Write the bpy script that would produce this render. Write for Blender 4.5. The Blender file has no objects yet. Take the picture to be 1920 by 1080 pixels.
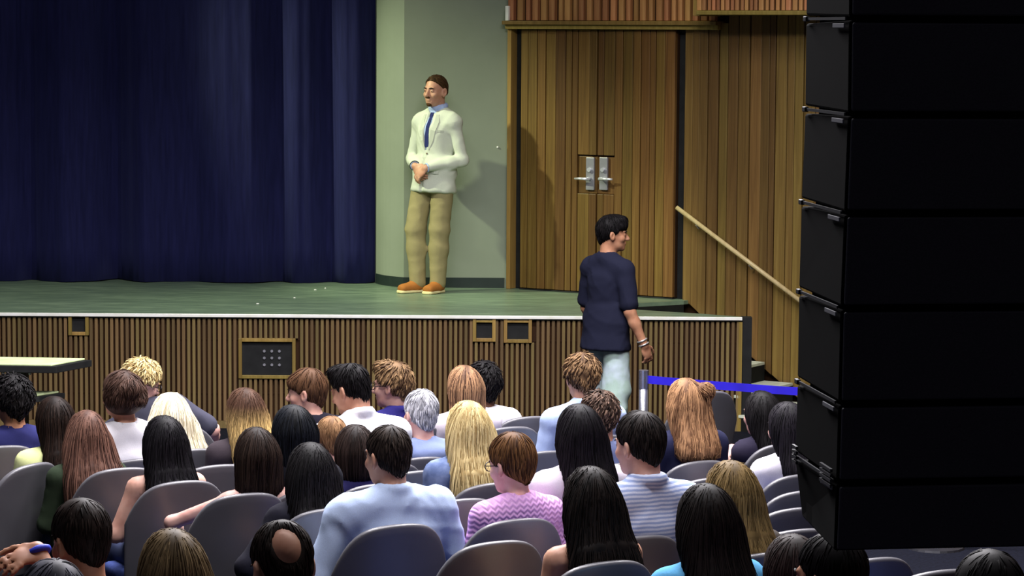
import bpy, bmesh, math, random
import numpy as np
from mathutils import Vector, Matrix

random.seed(7); np.random.seed(7)
SC = bpy.context.scene
COL = SC.collection
R_ = math.radians

# ------------------------------------------------------------------ camera
FPX = 5000.0; CH = 2.97; PITCH = 5.404; ROLL = 0.35
cam_d = bpy.data.cameras.new('camera'); cam = bpy.data.objects.new('camera', cam_d); COL.objects.link(cam)
cam_d.sensor_width = 36.0; cam_d.lens = FPX / 1920 * 36.0; cam_d.clip_end = 200
CR = Matrix.Rotation(R_(90 - PITCH), 3, 'X') @ Matrix.Rotation(R_(ROLL), 3, 'Z')
cam.matrix_world = Matrix.Translation((0, 0, CH)) @ CR.to_4x4()
SC.camera = cam
def ray(x, y): return CR @ Vector(((x - 960) / FPX, -(y - 540) / FPX, -1.0))
def at(x, y, Y):
    d = ray(x, y); t = Y / d.y
    return Vector((d.x * t, Y, CH + d.z * t))
def on_z(x, y, z):
    d = ray(x, y); t = (z - CH) / d.z
    return Vector((d.x * t, d.y * t, z))

# ------------------------------------------------------------------ world, lights, exposure
w = bpy.data.worlds.new('world'); SC.world = w; w.use_nodes = True
w.node_tree.nodes['Background'].inputs[0].default_value = (0.60, 0.58, 0.72, 1)
w.node_tree.nodes['Background'].inputs[1].default_value = 0.06
def aim(o, tgt):
    o.rotation_euler = (Vector(tgt) - o.location).to_track_quat('-Z', 'Y').to_euler()
def spot(name, loc, tgt, power, col, size, blend=.6, rad=.15):
    d = bpy.data.lights.new(name, 'SPOT'); d.energy = power; d.color = col
    d.spot_size = R_(size); d.spot_blend = blend; d.shadow_soft_size = rad
    o = bpy.data.objects.new(name, d); COL.objects.link(o); o.location = loc; aim(o, tgt); return o
def area(name, loc, tgt, power, col, sx, sy):
    d = bpy.data.lights.new(name, 'AREA'); d.shape = 'RECTANGLE'; d.size = sx; d.size_y = sy
    d.energy = power; d.color = col
    o = bpy.data.objects.new(name, d); COL.objects.link(o); o.location = loc; aim(o, tgt); return o
GRN = (0.93, 1.0, 0.66); HSE = (1.0, 0.965, 1.0)
spot('stage_key_light', (-6.8, 20.1, 6.6), (-0.75, 22.0, 1.75), 2900, GRN, 25, .9, .12)
spot('stage_wash_light', (-3.0, 15.5, 7.4), (-0.6, 21.4, 1.0), 120, GRN, 50, .9, .3)
spot('stage_wash_light_2', (1.2, 15.0, 7.4), (1.3, 21.2, 1.2), 125, (1.0, .92, .66), 46, .9, .3)
for i_, (x_, p_) in enumerate(((-3.9, 330), (-1.3, 620), (1.2, 300))):
    spot('stage_down_light_%d' % (i_ + 1), (x_, 20.5, 7.0), (x_, 20.75, 0.8), p_, GRN, 40, .9, .2)
area('house_light_rear', (0.2, 8.6, 7.2), (0.2, 14.2, 0.8), 420, HSE, 4.5, 0.8)
area('house_light_front', (-0.2, 15.6, 6.4), (-0.3, 12.6, 0.8), 1150, HSE, 5.5, 0.8)
area('house_light_mid', (-0.2, 12.4, 6.4), (-0.2, 10.4, 0.6), 700, HSE, 5.0, 0.8)
SC.view_settings.view_transform = 'Standard'; SC.view_settings.look = 'None'
SC.view_settings.gamma = 1.0; SC.view_settings.use_curve_mapping = False
SC.view_settings.exposure = 0.0

# ------------------------------------------------------------------ materials
MATS = {}
def srgb(c):
    return tuple(((v / 255 / 12.92) if v / 255 <= .04045 else ((v / 255 + .055) / 1.055) ** 2.4) for v in c) + (1,)
class NT:
    def __init__(s, name, rough=.6, spec=.4, metal=0):
        s.m = bpy.data.materials.new(name); s.m.use_nodes = True
        s.t = s.m.node_tree; s.b = s.t.nodes['Principled BSDF']
        s.b.inputs['Roughness'].default_value = rough; s.b.inputs['Specular IOR Level'].default_value = spec
        s.b.inputs['Metallic'].default_value = metal
    def n(s, typ, **kw):
        nd = s.t.nodes.new(typ)
        for k, v in kw.items():
            if k in nd.inputs: nd.inputs[k].default_value = v
            else: setattr(nd, k, v)
        return nd
    def l(s, a, b): s.t.links.new(a, b)
    def coord(s, scale=(1, 1, 1), kind='Object'):
        tc = s.n('ShaderNodeTexCoord'); mp = s.n('ShaderNodeMapping'); mp.inputs['Scale'].default_value = scale
        s.l(tc.outputs[kind], mp.inputs['Vector']); return mp.outputs['Vector']
    def ramp(s, fac, stops):
        r = s.n('ShaderNodeValToRGB'); e = r.color_ramp.elements
        while len(e) < len(stops): e.new(.5)
        for i, (p, c) in enumerate(stops): e[i].position = p; e[i].color = c
        s.l(fac, r.inputs['Fac']); return r.outputs['Color']
    def bump(s, h, strength=.3, dist=.01):
        b = s.n('ShaderNodeBump'); b.inputs['Strength'].default_value = strength; b.inputs['Distance'].default_value = dist
        s.l(h, b.inputs['Height']); s.l(b.outputs['Normal'], s.b.inputs['Normal'])
    def base(s, out): s.l(out, s.b.inputs['Base Color'])
def noisy(name, c1, c2, scale=(20, 20, 20), rough=.6, spec=.4, bump=.0, metal=0, detail=4):
    if name in MATS: return MATS[name]
    k = NT(name, rough, spec, metal); v = k.coord(scale)
    nz = k.n('ShaderNodeTexNoise', Scale=1.0, Detail=detail); k.l(v, nz.inputs['Vector'])
    k.base(k.ramp(nz.outputs['Fac'], [(.3, srgb(c1)), (.7, srgb(c2))]))
    if bump: k.bump(nz.outputs['Fac'], bump)
    MATS[name] = k.m; return k.m
def wood_mat(name, c1, c2, c3, rough=.45):
    if name in MATS: return MATS[name]
    k = NT(name, rough, .35); v = k.coord((30, 30, 1.2))
    nz = k.n('ShaderNodeTexNoise', Scale=1.0, Detail=6, Roughness=.6, Distortion=.6); k.l(v, nz.inputs['Vector'])
    grain = k.ramp(nz.outputs['Fac'], [(.25, srgb(c1)), (.5, srgb(c2)), (.75, srgb(c3))])
    oi = k.n('ShaderNodeObjectInfo'); hs = k.n('ShaderNodeHueSaturation')
    m1 = k.n('ShaderNodeMapRange'); m1.inputs['To Min'].default_value = .66; m1.inputs['To Max'].default_value = 1.2
    m2 = k.n('ShaderNodeMapRange'); m2.inputs['To Min'].default_value = .488; m2.inputs['To Max'].default_value = .515
    ml = k.n('ShaderNodeMath', operation='FRACT'); mm = k.n('ShaderNodeMath', operation='MULTIPLY'); mm.inputs[1].default_value = 7.31
    k.l(oi.outputs['Random'], m1.inputs['Value']); k.l(oi.outputs['Random'], mm.inputs[0]); k.l(mm.outputs[0], ml.inputs[0]); k.l(ml.outputs[0], m2.inputs['Value'])
    k.l(m1.outputs[0], hs.inputs['Value']); k.l(m2.outputs[0], hs.inputs['Hue']); k.l(grain, hs.inputs['Color'])
    k.base(hs.outputs['Color']); k.bump(nz.outputs['Fac'], .15, .004)
    MATS[name] = k.m; return k.m
def plain(name, c, rough=.5, spec=.4, metal=0): 
    c2 = tuple(min(255, v * 1.12 + 2) for v in c)
    return noisy(name, c, c2, (9, 9, 9), rough, spec, 0, metal, 2)

M_WOOD = wood_mat('door_wood', (80, 57, 26), (108, 79, 37), (127, 98, 50))
M_WOODW = wood_mat('wall_wood', (90, 68, 34), (114, 88, 45), (131, 105, 56))
M_BATTEN = wood_mat('batten_wood', (150, 96, 58), (180, 124, 80), (200, 148, 100))
M_SLAT = wood_mat('slat_wood', (100, 81, 50), (117, 96, 60), (131, 110, 72), .6)
M_TRIM = wood_mat('trim_wood', (126, 102, 50), (146, 120, 62), (164, 138, 78))
M_DARKW = noisy('dark_backing', (44, 26, 12), (60, 36, 16), (12, 12, 2), .8, .2)
M_BLACK = noisy('black_paint', (20, 21, 22), (30, 31, 32), (14, 14, 14), .7, .3)
M_VOID = noisy('well_black', (16, 17, 16), (24, 25, 23), (10, 10, 10), .85, .2)
M_WALL = noisy('painted_wall', (134, 143, 126), (140, 149, 132), (3, 3, 3), .75, .25, .02)
M_BASEB = noisy('rubber_base', (28, 40, 38), (36, 48, 44), (6, 6, 6), .5, .4)
M_WHITE = plain('white_edge', (236, 236, 224), .35, .5)
M_METAL = plain('brushed_steel', (150, 150, 158), .4, .5, .5)
M_CHROME = plain('chrome', (214, 216, 224), .3, .6, .55)
M_POST = plain('post_steel', (150, 152, 166), .25, .5, .85)
M_RAIL = wood_mat('rail_wood', (206, 186, 126), (222, 204, 146), (234, 218, 162), .35)
M_BELT = plain('blue_webbing', (40, 28, 190), .7, .3)
M_SHELL = noisy('grey_plastic', (90, 89, 94), (99, 98, 103), (5, 5, 5), .38, .5)
M_PAD = noisy('blue_upholstery', (44, 58, 112), (58, 74, 134), (60, 60, 60), .9, .2, .1)
M_LEG = plain('dark_steel', (44, 44, 50), .45, .5, .5)
M_SPK = noisy('speaker_paint', (4, 4, 5), (7, 7, 8), (60, 60, 60), .95, .06)
M_GRIL = noisy('speaker_grille', (56, 56, 66), (66, 66, 76), (240, 240, 240), .6, .3, .2)
M_RIG = plain('rigging_steel', (52, 53, 58), .6, .3, .2)
M_LBL = plain('label_grey', (120, 121, 128), .7, .2)
M_TABT = plain('pale_laminate', (206, 222, 168), .45, .4)

# stage floor: glossy dark green paint with scuffs
k = NT('stage_paint', .36, .5); v = k.coord((1.0, 4.0, 1.0)); nz = k.n('ShaderNodeTexNoise', Scale=1.6, Detail=6, Roughness=.65); k.l(v, nz.inputs['Vector'])
v2 = k.coord((5, 24, 5)); n2 = k.n('ShaderNodeTexNoise', Scale=1.0, Detail=5); k.l(v2, n2.inputs['Vector'])
mx = k.n('ShaderNodeMath', operation='MULTIPLY_ADD'); mx.inputs[1].default_value = .45; k.l(n2.outputs['Fac'], mx.inputs[0])
m3 = k.n('ShaderNodeMath', operation='MULTIPLY'); m3.inputs[1].default_value = .55; k.l(nz.outputs['Fac'], m3.inputs[0]); k.l(m3.outputs[0], mx.inputs[2])
k.base(k.ramp(mx.outputs[0], [(.3, srgb((86, 104, 88))), (.52, srgb((106, 126, 104))), (.72, srgb((134, 154, 128)))]))
rr = k.n('ShaderNodeMapRange'); rr.inputs['To Min'].default_value = .22; rr.inputs['To Max'].default_value = .5
k.l(n2.outputs['Fac'], rr.inputs['Value']); k.l(rr.outputs[0], k.b.inputs['Roughness']); k.bump(n2.outputs['Fac'], .06, .004)
M_STAGE = k.m
# velvet curtain
k = NT('navy_velvet', .85, .15); v = k.coord((40, 40, 3)); nz = k.n('ShaderNodeTexNoise', Scale=1.0, Detail=4); k.l(v, nz.inputs['Vector'])
k.base(k.ramp(nz.outputs['Fac'], [(.3, srgb((22, 24, 62))), (.7, srgb((30, 32, 76)))])); k.b.inputs['Sheen Weight'].default_value = .25
k.b.inputs['Sheen Tint'].default_value = (.25, .28, .8, 1); k.bump(nz.outputs['Fac'], .15, .004); M_CURT = k.m
# auditorium floor: blue grey carpet
M_FLOOR = noisy('blue_carpet', (12, 13, 22), (18, 20, 32), (50, 50, 50), .95, .1, .2)

def skin_mat(i):
    tones = [((222, 176, 158), (200, 146, 128)), ((206, 158, 132), (182, 128, 104)), ((188, 138, 108), (160, 108, 82)), ((226, 184, 170), (210, 150, 140)), ((120, 82, 60), (98, 64, 46))]
    nm = 'skin_%d' % i
    if nm in MATS: return MATS[nm]
    k = NT(nm, .5, .35); v = k.coord((14, 14, 14)); nz = k.n('ShaderNodeTexNoise', Scale=1.0, Detail=3); k.l(v, nz.inputs['Vector'])
    k.base(k.ramp(nz.outputs['Fac'], [(.3, srgb(tones[i][1])), (.68, srgb(tones[i][0]))]))
    k.b.inputs['Subsurface Weight'].default_value = .08; k.b.inputs['Subsurface Radius'].default_value = (.02, .008, .004)
    MATS[nm] = k.m; return k.m
def hair_mat(c1, c2, tip=None, ts=.45, rough=.56):
    nm = 'hair_%s' % hash((c1, c2, tip, ts))
    if nm in MATS: return MATS[nm]
    k = NT('hair', rough, .10)
    a = k.n('ShaderNodeAttribute', attribute_name='rnd'); b = k.n('ShaderNodeAttribute', attribute_name='tip')
    out = k.ramp(a.outputs['Fac'], [(.0, srgb(c1)), (1., srgb(c2))])
    if tip:
        mr = k.n('ShaderNodeMapRange', interpolation_type='SMOOTHSTEP'); mr.inputs['From Min'].default_value = ts; mr.inputs['From Max'].default_value = min(1, ts + .35)
        k.l(b.outputs['Fac'], mr.inputs['Value']); mx = k.n('ShaderNodeMix', data_type='RGBA')
        tc = k.ramp(a.outputs['Fac'], [(0, srgb(tuple(v * .62 for v in tip))), (1, srgb(tip))])
        k.l(mr.outputs[0], mx.inputs['Factor']); k.l(out, mx.inputs['A']); k.l(tc, mx.inputs['B']); out = mx.outputs['Result']
    k.base(out); MATS[nm] = k.m; return k.m
def cloth_mat(c, pattern=None, c2=None):
    nm = 'cloth_%s' % hash((c, pattern, c2))
    if nm in MATS: return MATS[nm]
    k = NT('cloth_' + (pattern or 'plain'), .88, .15)
    v = k.coord((260, 260, 260)); nz = k.n('ShaderNodeTexNoise', Scale=1.0, Detail=2); k.l(v, nz.inputs['Vector'])
    dk = tuple(x * .95 for x in c); out = k.ramp(nz.outputs['Fac'], [(.3, srgb(dk)), (.7, srgb(c))])
    if pattern == 'stripes':
        v = k.coord((1, 1, 1)); wv = k.n('ShaderNodeTexWave', Scale=20.0, Distortion=1.6, bands_direction='Z'); wv.inputs['Detail'].default_value = 2
        k.l(v, wv.inputs['Vector']); mx = k.n('ShaderNodeMix', data_type='RGBA'); mx.inputs['B'].default_value = srgb(c2)
        r = k.ramp(wv.outputs['Fac'], [(.35, (0, 0, 0, 1)), (.65, (1, 1, 1, 1))]); k.l(r, mx.inputs['Factor']); k.l(out, mx.inputs['A']); out = mx.outputs['Result']
    elif pattern == 'chevron':
        tc = k.n('ShaderNodeTexCoord'); sp = k.n('ShaderNodeSeparateXYZ'); k.l(tc.outputs['Object'], sp.inputs[0])
        pp = k.n('ShaderNodeMath', operation='PINGPONG'); pp.inputs[1].default_value = .015; k.l(sp.outputs['X'], pp.inputs[0])
        ad = k.n('ShaderNodeMath', operation='MULTIPLY_ADD'); ad.inputs[1].default_value = .8; k.l(pp.outputs[0], ad.inputs[0]); k.l(sp.outputs['Z'], ad.inputs[2])
        ml = k.n('ShaderNodeMath', operation='MULTIPLY'); ml.inputs[1].default_value = 300.; k.l(ad.outputs[0], ml.inputs[0])
        sn = k.n('ShaderNodeMath', operation='SINE'); k.l(ml.outputs[0], sn.inputs[0])
        mr = k.n('ShaderNodeMapRange'); mr.inputs['From Min'].default_value = .2; mr.inputs['From Max'].default_value = 1; k.l(sn.outputs[0], mr.inputs['Value'])
        mx = k.n('ShaderNodeMix', data_type='RGBA'); mx.inputs['B'].default_value = srgb(c2); k.l(mr.outputs[0], mx.inputs['Factor']); k.l(out, mx.inputs['A']); out = mx.outputs['Result']
        k.bump(sn.outputs[0], .4, .004)
    elif pattern == 'denim':
        v = k.coord((9, 9, 9)); n2 = k.n('ShaderNodeTexNoise', Scale=1.0, Detail=5); k.l(v, n2.inputs['Vector'])
        mx = k.n('ShaderNodeMix', data_type='RGBA'); mx.inputs['B'].default_value = srgb(c2)
        r = k.ramp(n2.outputs['Fac'], [(.42, (0, 0, 0, 1)), (.66, (1, 1, 1, 1))]); k.l(r, mx.inputs['Factor']); k.l(out, mx.inputs['A']); out = mx.outputs['Result']
    k.base(out)
    if pattern != 'chevron': k.bump(nz.outputs['Fac'], .12, .003)
    MATS[nm] = k.m; return k.m

# ------------------------------------------------------------------ object helpers
def tag(o, label=None, cat=None, group=None, kind=None):
    if label: o['label'] = label
    if cat: o['category'] = cat
    if group: o['group'] = group
    if kind: o['kind'] = kind
    return o
def empty(name, loc=(0, 0, 0), rz=0):
    o = bpy.data.objects.new(name, None); COL.objects.link(o); o.location = loc; o.rotation_euler = (0, 0, rz); o.empty_display_size = .1; return o
def link(name, me, mat=None, parent=None, loc=None):
    o = bpy.data.objects.new(name, me); COL.objects.link(o)
    if mat is not None and not me.materials: me.materials.append(mat)
    if parent is not None: o.parent = parent
    if loc is not None: o.location = loc
    return o
class MB:
    """mesh builder: boxes, prisms, tubes, lathes in one bmesh"""
    def __init__(s): s.v = []; s.f = []
    def box(s, c, h, R=None):
        n = len(s.v); R = R or Matrix.Identity(3); c = Vector(c)
        for i in range(8):
            s.v.append(tuple(c + R @ Vector(((1 if i & 1 else -1) * h[0], (1 if i & 2 else -1) * h[1], (1 if i & 4 else -1) * h[2]))))
        for q in ((0, 2, 3, 1), (4, 5, 7, 6), (0, 1, 5, 4), (2, 6, 7, 3), (0, 4, 6, 2), (1, 3, 7, 5)): s.f.append(tuple(n + i for i in q))
        return s
    def prism(s, pts, off):
        """polygon pts (3d) extruded by off"""
        n = len(s.v); m = len(pts); off = Vector(off)
        for p in pts: s.v.append(tuple(p))
        for p in pts: s.v.append(tuple(Vector(p) + off))
        s.f.append(tuple(range(n, n + m))[::-1]); s.f.append(tuple(range(n + m, n + 2 * m)))
        for i in range(m): j = (i + 1) % m; s.f.append((n + i, n + j, n + m + j, n + m + i))
        return s
    def tube(s, path, r, seg=10, close=True):
        path = [Vector(p) for p in path]; n0 = len(s.v); rs = r if isinstance(r, (list, tuple)) else [r] * len(path)
        up = Vector((0, 0, 1))
        for i, p in enumerate(path):
            t = (path[min(i + 1, len(path) - 1)] - path[max(i - 1, 0)]).normalized()
            a = t.cross(up if abs(t.z) < .95 else Vector((1, 0, 0))).normalized(); b = t.cross(a)
            for j in range(seg):
                q = 2 * math.pi * j / seg; s.v.append(tuple(p + (a * math.cos(q) + b * math.sin(q)) * rs[i]))
        for i in range(len(path) - 1):
            for j in range(seg):
                k2 = (j + 1) % seg; s.f.append((n0 + i * seg + j, n0 + i * seg + k2, n0 + (i + 1) * seg + k2, n0 + (i + 1) * seg + j))
        if close:
            s.f.append(tuple(n0 + j for j in range(seg))[::-1]); e = n0 + (len(path) - 1) * seg; s.f.append(tuple(e + j for j in range(seg)))
        return s
    def ball(s, c, r, seg=12, rings=8):
        n0 = len(s.v); r = (r, r, r) if not isinstance(r, (tuple, list)) else r
        for i in range(rings + 1):
            a = math.pi * i / rings
            for j in range(seg):
                b = 2 * math.pi * j / seg; s.v.append((c[0] + r[0] * math.sin(a) * math.cos(b), c[1] + r[1] * math.sin(a) * math.sin(b), c[2] + r[2] * math.cos(a)))
        for i in range(rings):
            for j in range(seg): k2 = (j + 1) % seg; s.f.append((n0 + i * seg + j, n0 + (i + 1) * seg + j, n0 + (i + 1) * seg + k2, n0 + i * seg + k2))
        return s
    def mesh(s, name, smooth=False, bevel=0):
        me = bpy.data.meshes.new(name); me.from_pydata(s.v, [], s.f)
        bm = bmesh.new(); bm.from_mesh(me); bmesh.ops.remove_doubles(bm, verts=bm.verts, dist=1e-6); bmesh.ops.recalc_face_normals(bm, faces=bm.faces)
        if bevel: bmesh.ops.bevel(bm, geom=list(bm.edges), offset=bevel, segments=2, affect='EDGES', profile=.5)
        bm.to_mesh(me); bm.free()
        if smooth: me.polygons.foreach_set('use_smooth', [True] * len(me.polygons))
        return me
    def obj(s, name, mat, parent=None, smooth=False, bevel=0, loc=None): return link(name, s.mesh(name, smooth, bevel), mat, parent, loc)
def struct(o): o['kind'] = 'structure'; return o
# ------------------------------------------------------------------ the setting
ZS = 0.865
def zf(Y): return max(0.0, .066 * (13.3 - Y))
fl = MB(); ys = [-1.5, 13.3, 22.9]
for y in ys:
    for x in (-6.5, 5.6): fl.v.append((x, y, zf(y)))
for y in ys:
    for x in (-6.5, 5.6): fl.v.append((x, y, zf(y) - .12))
fl.f = [(0, 1, 3, 2), (2, 3, 5, 4), (6, 8, 9, 7), (8, 10, 11, 9), (0, 6, 7, 1), (4, 5, 11, 10), (0, 2, 8, 6), (2, 4, 10, 8), (1, 7, 9, 3), (3, 9, 11, 5)]
struct(fl.obj('floor', M_FLOOR))

# splayed side wall: plane through WO along WU, normal WN (towards the hall)
WO = Vector((-.04, 22.2, 0)); ang = math.atan2(-.535, .845); WU = Vector((math.cos(ang), math.sin(ang), 0)); WN = Vector((WU.y, -WU.x, 0))
if WN.y > 0: WN = -WN
RW = Matrix((WU, -WN, Vector((0, 0, 1)))).transposed()   # local x along wall, local y into the wall, z up
def u_of(x):
    d = ray(x, 540); s = d.x / d.y
    return (s * WO.y - WO.x) / (WU.x - s * WU.y)
def z_of(x, y): p = WO + WU * u_of(x); return at(x, y, p.y).z
UEND = 6.4
# backing wall (dark, plank joints show it)
bk = MB(); bk.box(WO + WU * (UEND / 2) - WN * .16 + Vector((0, 0, 2.6)), (UEND / 2 + .05, .08, 2.6), RW)
wall_r = struct(bk.obj('wall_right', M_DARKW))
def plank(name, u0, u1, z0, z1, d0, d1, mat, parent, z0b=None, bevel=.004):
    """board on the splayed wall: u range, bottom z at u0 / u1, depth range in front of the plane"""
    z0b = z0 if z0b is None else z0b
    c = [(u0, z0), (u1, z0b), (u1, z1), (u0, z1)]
    org = WO + WU * ((u0 + u1) / 2) + Vector((0, 0, (z0 + z1) / 2))
    pts = [WO + WU * u + WN * d0 + Vector((0, 0, z)) - org for u, z in c]
    m = MB().prism(pts, WN * (d1 - d0)); return m.obj(name, mat, parent, bevel=bevel, loc=org)
UD0, UD1 = u_of(973), u_of(1261)           # door leaf pair
ZH = z_of(1100, 55)                        # underside of header
HZ = z_of(1100, 42)
rnd = random.Random(3)
# double door made of upright planks
door = empty('door_1', WO + WU * ((UD0 + UD1) / 2) + Vector((0, 0, ZS))); struct(door); bpy.context.view_layer.update()
def child_of(o, p):
    o.parent = p; o.matrix_parent_inverse = Matrix.Translation(p.location).inverted(); return o
umid = u_of(1116); edges = []
for a, b, n in ((UD0, umid - .003, 9), (umid + .003, UD1, 9)):
    ws = [rnd.uniform(.6, 1.35) for _ in range(n)]; t = sum(ws); u = a
    for wd in ws: edges.append((u, u + wd / t * (b - a))); u += wd / t * (b - a)
hu0 = min((e[0] for e in edges), key=lambda q: abs(q - u_of(1080))); hu1 = min((e[1] for e in edges), key=lambda q: abs(q - u_of(1150))); hz0, hz1 = z_of(1116, 364), z_of(1116, 291)
leaf_b = plank('door_core', UD0, UD1, ZS + .012, ZH, -.075, -.04, M_DARKW, None, bevel=0); child_of(leaf_b, door)
for a, b in edges:
    dp = rnd.uniform(.0, .010)
    if b < hu0 + .01 or a > hu1 - .01:
        child_of(plank('plank', a + .003, b - .003, ZS + .015, ZH - .004, -.04, -.012 + dp, M_WOOD, None), door)
    else:
        child_of(plank('plank', a + .003, b - .003, ZS + .015, hz0, -.04, -.012 + dp, M_WOOD, None), door)
        child_of(plank('plank', a + .003, b - .003, hz1, ZH - .004, -.04, -.012 + dp, M_WOOD, None), door)
child_of(plank('lock_panel', hu0, umid - .003, hz0 + .002, hz1 - .012, -.04, -.026, M_WOOD, None), door)
child_of(plank('lock_panel', umid + .003, hu1, hz0 + .002, hz1 - .012, -.04, -.026, M_WOOD, None), door)
for x0, x1, sg in ((1096, 1111, -1), (1121, 1136, 1)):
    u0, u1 = u_of(x0), u_of(x1); zt, zb = z_of(x0, 295), z_of(x0, 356)
    pl = plank('lock_plate', u0, u1, zb, zt, -.026, -.004, M_METAL, None, bevel=.004); child_of(pl, door)
    um = (u0 + u1) / 2; zl = z_of(x0, 335); P = WO + WU * um
    lv = MB().tube([P + WN * -.01 + Vector((0, 0, zl)), P + WN * .045 + Vector((0, 0, zl))], .016)
    lv.tube([P + WN * .045 - WU * sg * .012 + Vector((0, 0, zl)), P + WN * .05 + WU * sg * .06 + Vector((0, 0, zl + .002)), P + WN * .045 + WU * sg * .115 + Vector((0, 0, zl))], [.013, .011, .008])
    lv = lv.obj('lever_handle', M_CHROME, None, smooth=True); child_of(lv, door)
    zk = z_of(x0, 318)
    kc = MB().tube([P + WN * -.01 + Vector((0, 0, zk)), P + WN * .016 + Vector((0, 0, zk))], .017, 12).obj('lock_cylinder', M_CHROME, None, smooth=False); child_of(kc, door)
# reveals beside the door, frame and header
def trim(n, *a, **kw): return struct(plank('trim_%d' % n, *a, **kw))
trim(1, u_of(951), u_of(958), ZS, ZH, -.10, .02, M_TRIM, None)
trim(2, u_of(958), UD0 - .001, ZS, ZH, -.10, -.07, M_BLACK, None)
trim(3, UD1 + .001, u_of(1276), ZS, ZH, -.10, -.07, M_BLACK, None)
trim(4, u_of(950), u_of(1345), ZH, HZ - .02, -.10, .05, M_TRIM, None)
trim(5, u_of(948), u_of(1345), HZ - .02, HZ + .012, -.10, .085, M_TRIM, None)
trim(6, UD0, UD1, ZS, ZS + .01, -.10, .0, M_BLACK, None)
# planks right of the door; feet follow the stair line
US = u_of(1281); sl = (z_of(1500, 747) - ZS) / (u_of(1500) - US)
def zb(u): return ZS if u < US else max(.06, ZS + sl * (u - US))
u = u_of(1277); ub = u_of(1345); zt0 = ZH + .30
while u < UEND - .05:
    wd = rnd.choice([.052, .066, .078, .094, .1]); dp = rnd.uniform(-.02, .006)
    o = plank('plank', u + .003, u + wd - .003, zb(u) + .004, HZ + (.0 if u < ub else .30), -.08, dp, M_WOODW, None, z0b=zb(u + wd) + .004)
    o.parent = wall_r; u += wd
# upper fascia of battens over the door, and the deeper box to the right
u = u_of(957); ue = u_of(1343); zt = 4.1
fb = plank('fascia_board', u, ue, HZ + .012, zt, -.08, .02, M_DARKW, None, bevel=0); fb.parent = wall_r
while u < ue - .03:
    wd = rnd.choice([.040, .05, .058]); o = plank('batten', u + .002, u + wd, HZ + .014, zt, .02, .06 + rnd.uniform(-.008, .01), M_BATTEN, None); o.parent = wall_r
    u += wd + rnd.choice([.02, .026])
o = plank('batten', u_of(1333), u_of(1346), HZ + .05, zt, .02, .36, M_TRIM, None); o.parent = wall_r
zb2 = z_of(1420, 24); u = u_of(1347); ue = UEND - .1
o = plank('fascia_box', u, ue, zb2, zt, -.08, .40, M_DARKW, None, bevel=0); o.parent = wall_r
o = plank('fascia_rail', u, ue, zb2 - .02, zb2 + .012, .0, .435, M_TRIM, None); o.parent = wall_r
while u < ue - .03:
    wd = rnd.choice([.026, .03, .04]); o = plank('batten', u, u + wd, zb2 + .014, zt, .40, .425 + rnd.uniform(-.004, .008), M_BATTEN, None); o.parent = wall_r; u += wd + rnd.choice([.012, .016])
o = plank('end_cap', u_of(955), u_of(961), HZ + .012, z_of(958, 11), .02, .09, M_WHITE, None); o.parent = wall_r

EW = WO + WU * UEND
struct(MB().box((EW.x + .1, (EW.y - 1.5) / 2, 2.6), (.1, (EW.y + 1.5) / 2, 2.7)).obj('wall_side', M_DARKW))
# grey pier left of the door
pc = [(-1.20, 22.80), (-1.155, 22.60), (at(757, 540, 22.25).x, 22.25), (-.036, 22.25), (-.036, 22.9), (-1.2, 22.9)]
# slightly rounded left nose
p1, p2 = Vector((-1.155, 22.60)), Vector((pc[2][0], 22.25)); nose = []
for i in range(9):
    t = i / 8; q = p1.lerp(p2, t); bul = math.sin(math.pi * t) * .035; nose.append((q.x - bul * .8, q.y - bul * .6))
poly = [(-1.20, 22.80)] + nose + [(-.036, 22.25), (-.036, 22.9), (-1.2, 22.9)]
pier = MB().prism([Vector((x, y, ZS)) for x, y in poly], (0, 0, 3.6)); struct(pier.obj('wall_pier', M_WALL))
bz = [(x, y) for x, y in nose] + [(-.06, 22.25)]
bb = MB().prism([Vector((x - .006, y - .008, ZS)) for x, y in bz] + [Vector((x, y + .02, ZS)) for x, y in bz[::-1]], (0, 0, .085)); struct(bb.obj('baseboard_pier', M_BASEB))
mk = MB().ball(tuple(at(933, 276, 22.245)), (.008, .004, .008)); tag(mk.obj('wall_hook', M_WHITE), 'tiny white hook stuck on the grey wall beside the door', 'hook')
struct(MB().box((-2.2, 23.35, 2.6), (4.6, .06, 2.6)).obj('wall_back', M_DARKW))

# stage floor with the stair well cut out
aX = at(1150, 572, 20.9).x
W1 = on_z(1150, 571, ZS); W2 = on_z(1282, 564, ZS); W3 = on_z(1312, 588, ZS); W4 = on_z(1150, 578, ZS); XR = on_z(1392, 596, ZS).x
def wallY(x): return WO.y + WU.y / WU.x * (x - WO.x)
YF = 20.0; TH = .03
pieces = [
    [(-5.2, YF), (W4.x, YF), (W4.x, W4.y), (W1.x, W1.y), (W1.x, wallY(W1.x) + .14), (-.036, 22.4), (-.036, 23.2), (-5.2, 23.2)],
    [(W4.x, YF), (XR, YF), (XR, YF + .06), (W3.x, W3.y), (W4.x, W4.y)],
    [(W1.x, W1.y), (W2.x, W2.y), (W2.x + .1, wallY(W2.x + .1) + .14), (W1.x, wallY(W1.x) + .14)]]
sb = MB()
for p in pieces: sb.prism([Vector((x, y, ZS)) for x, y in p], (0, 0, -TH))
struct(sb.obj('floor_stage', M_STAGE))
# white nosing along the stage lip
struct(MB().box(((-5.2 + XR) / 2, YF - .012, ZS - .008), ((XR + 5.2) / 2, .014, .012)).obj('trim_stage_lip', M_WHITE, bevel=.003))
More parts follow.
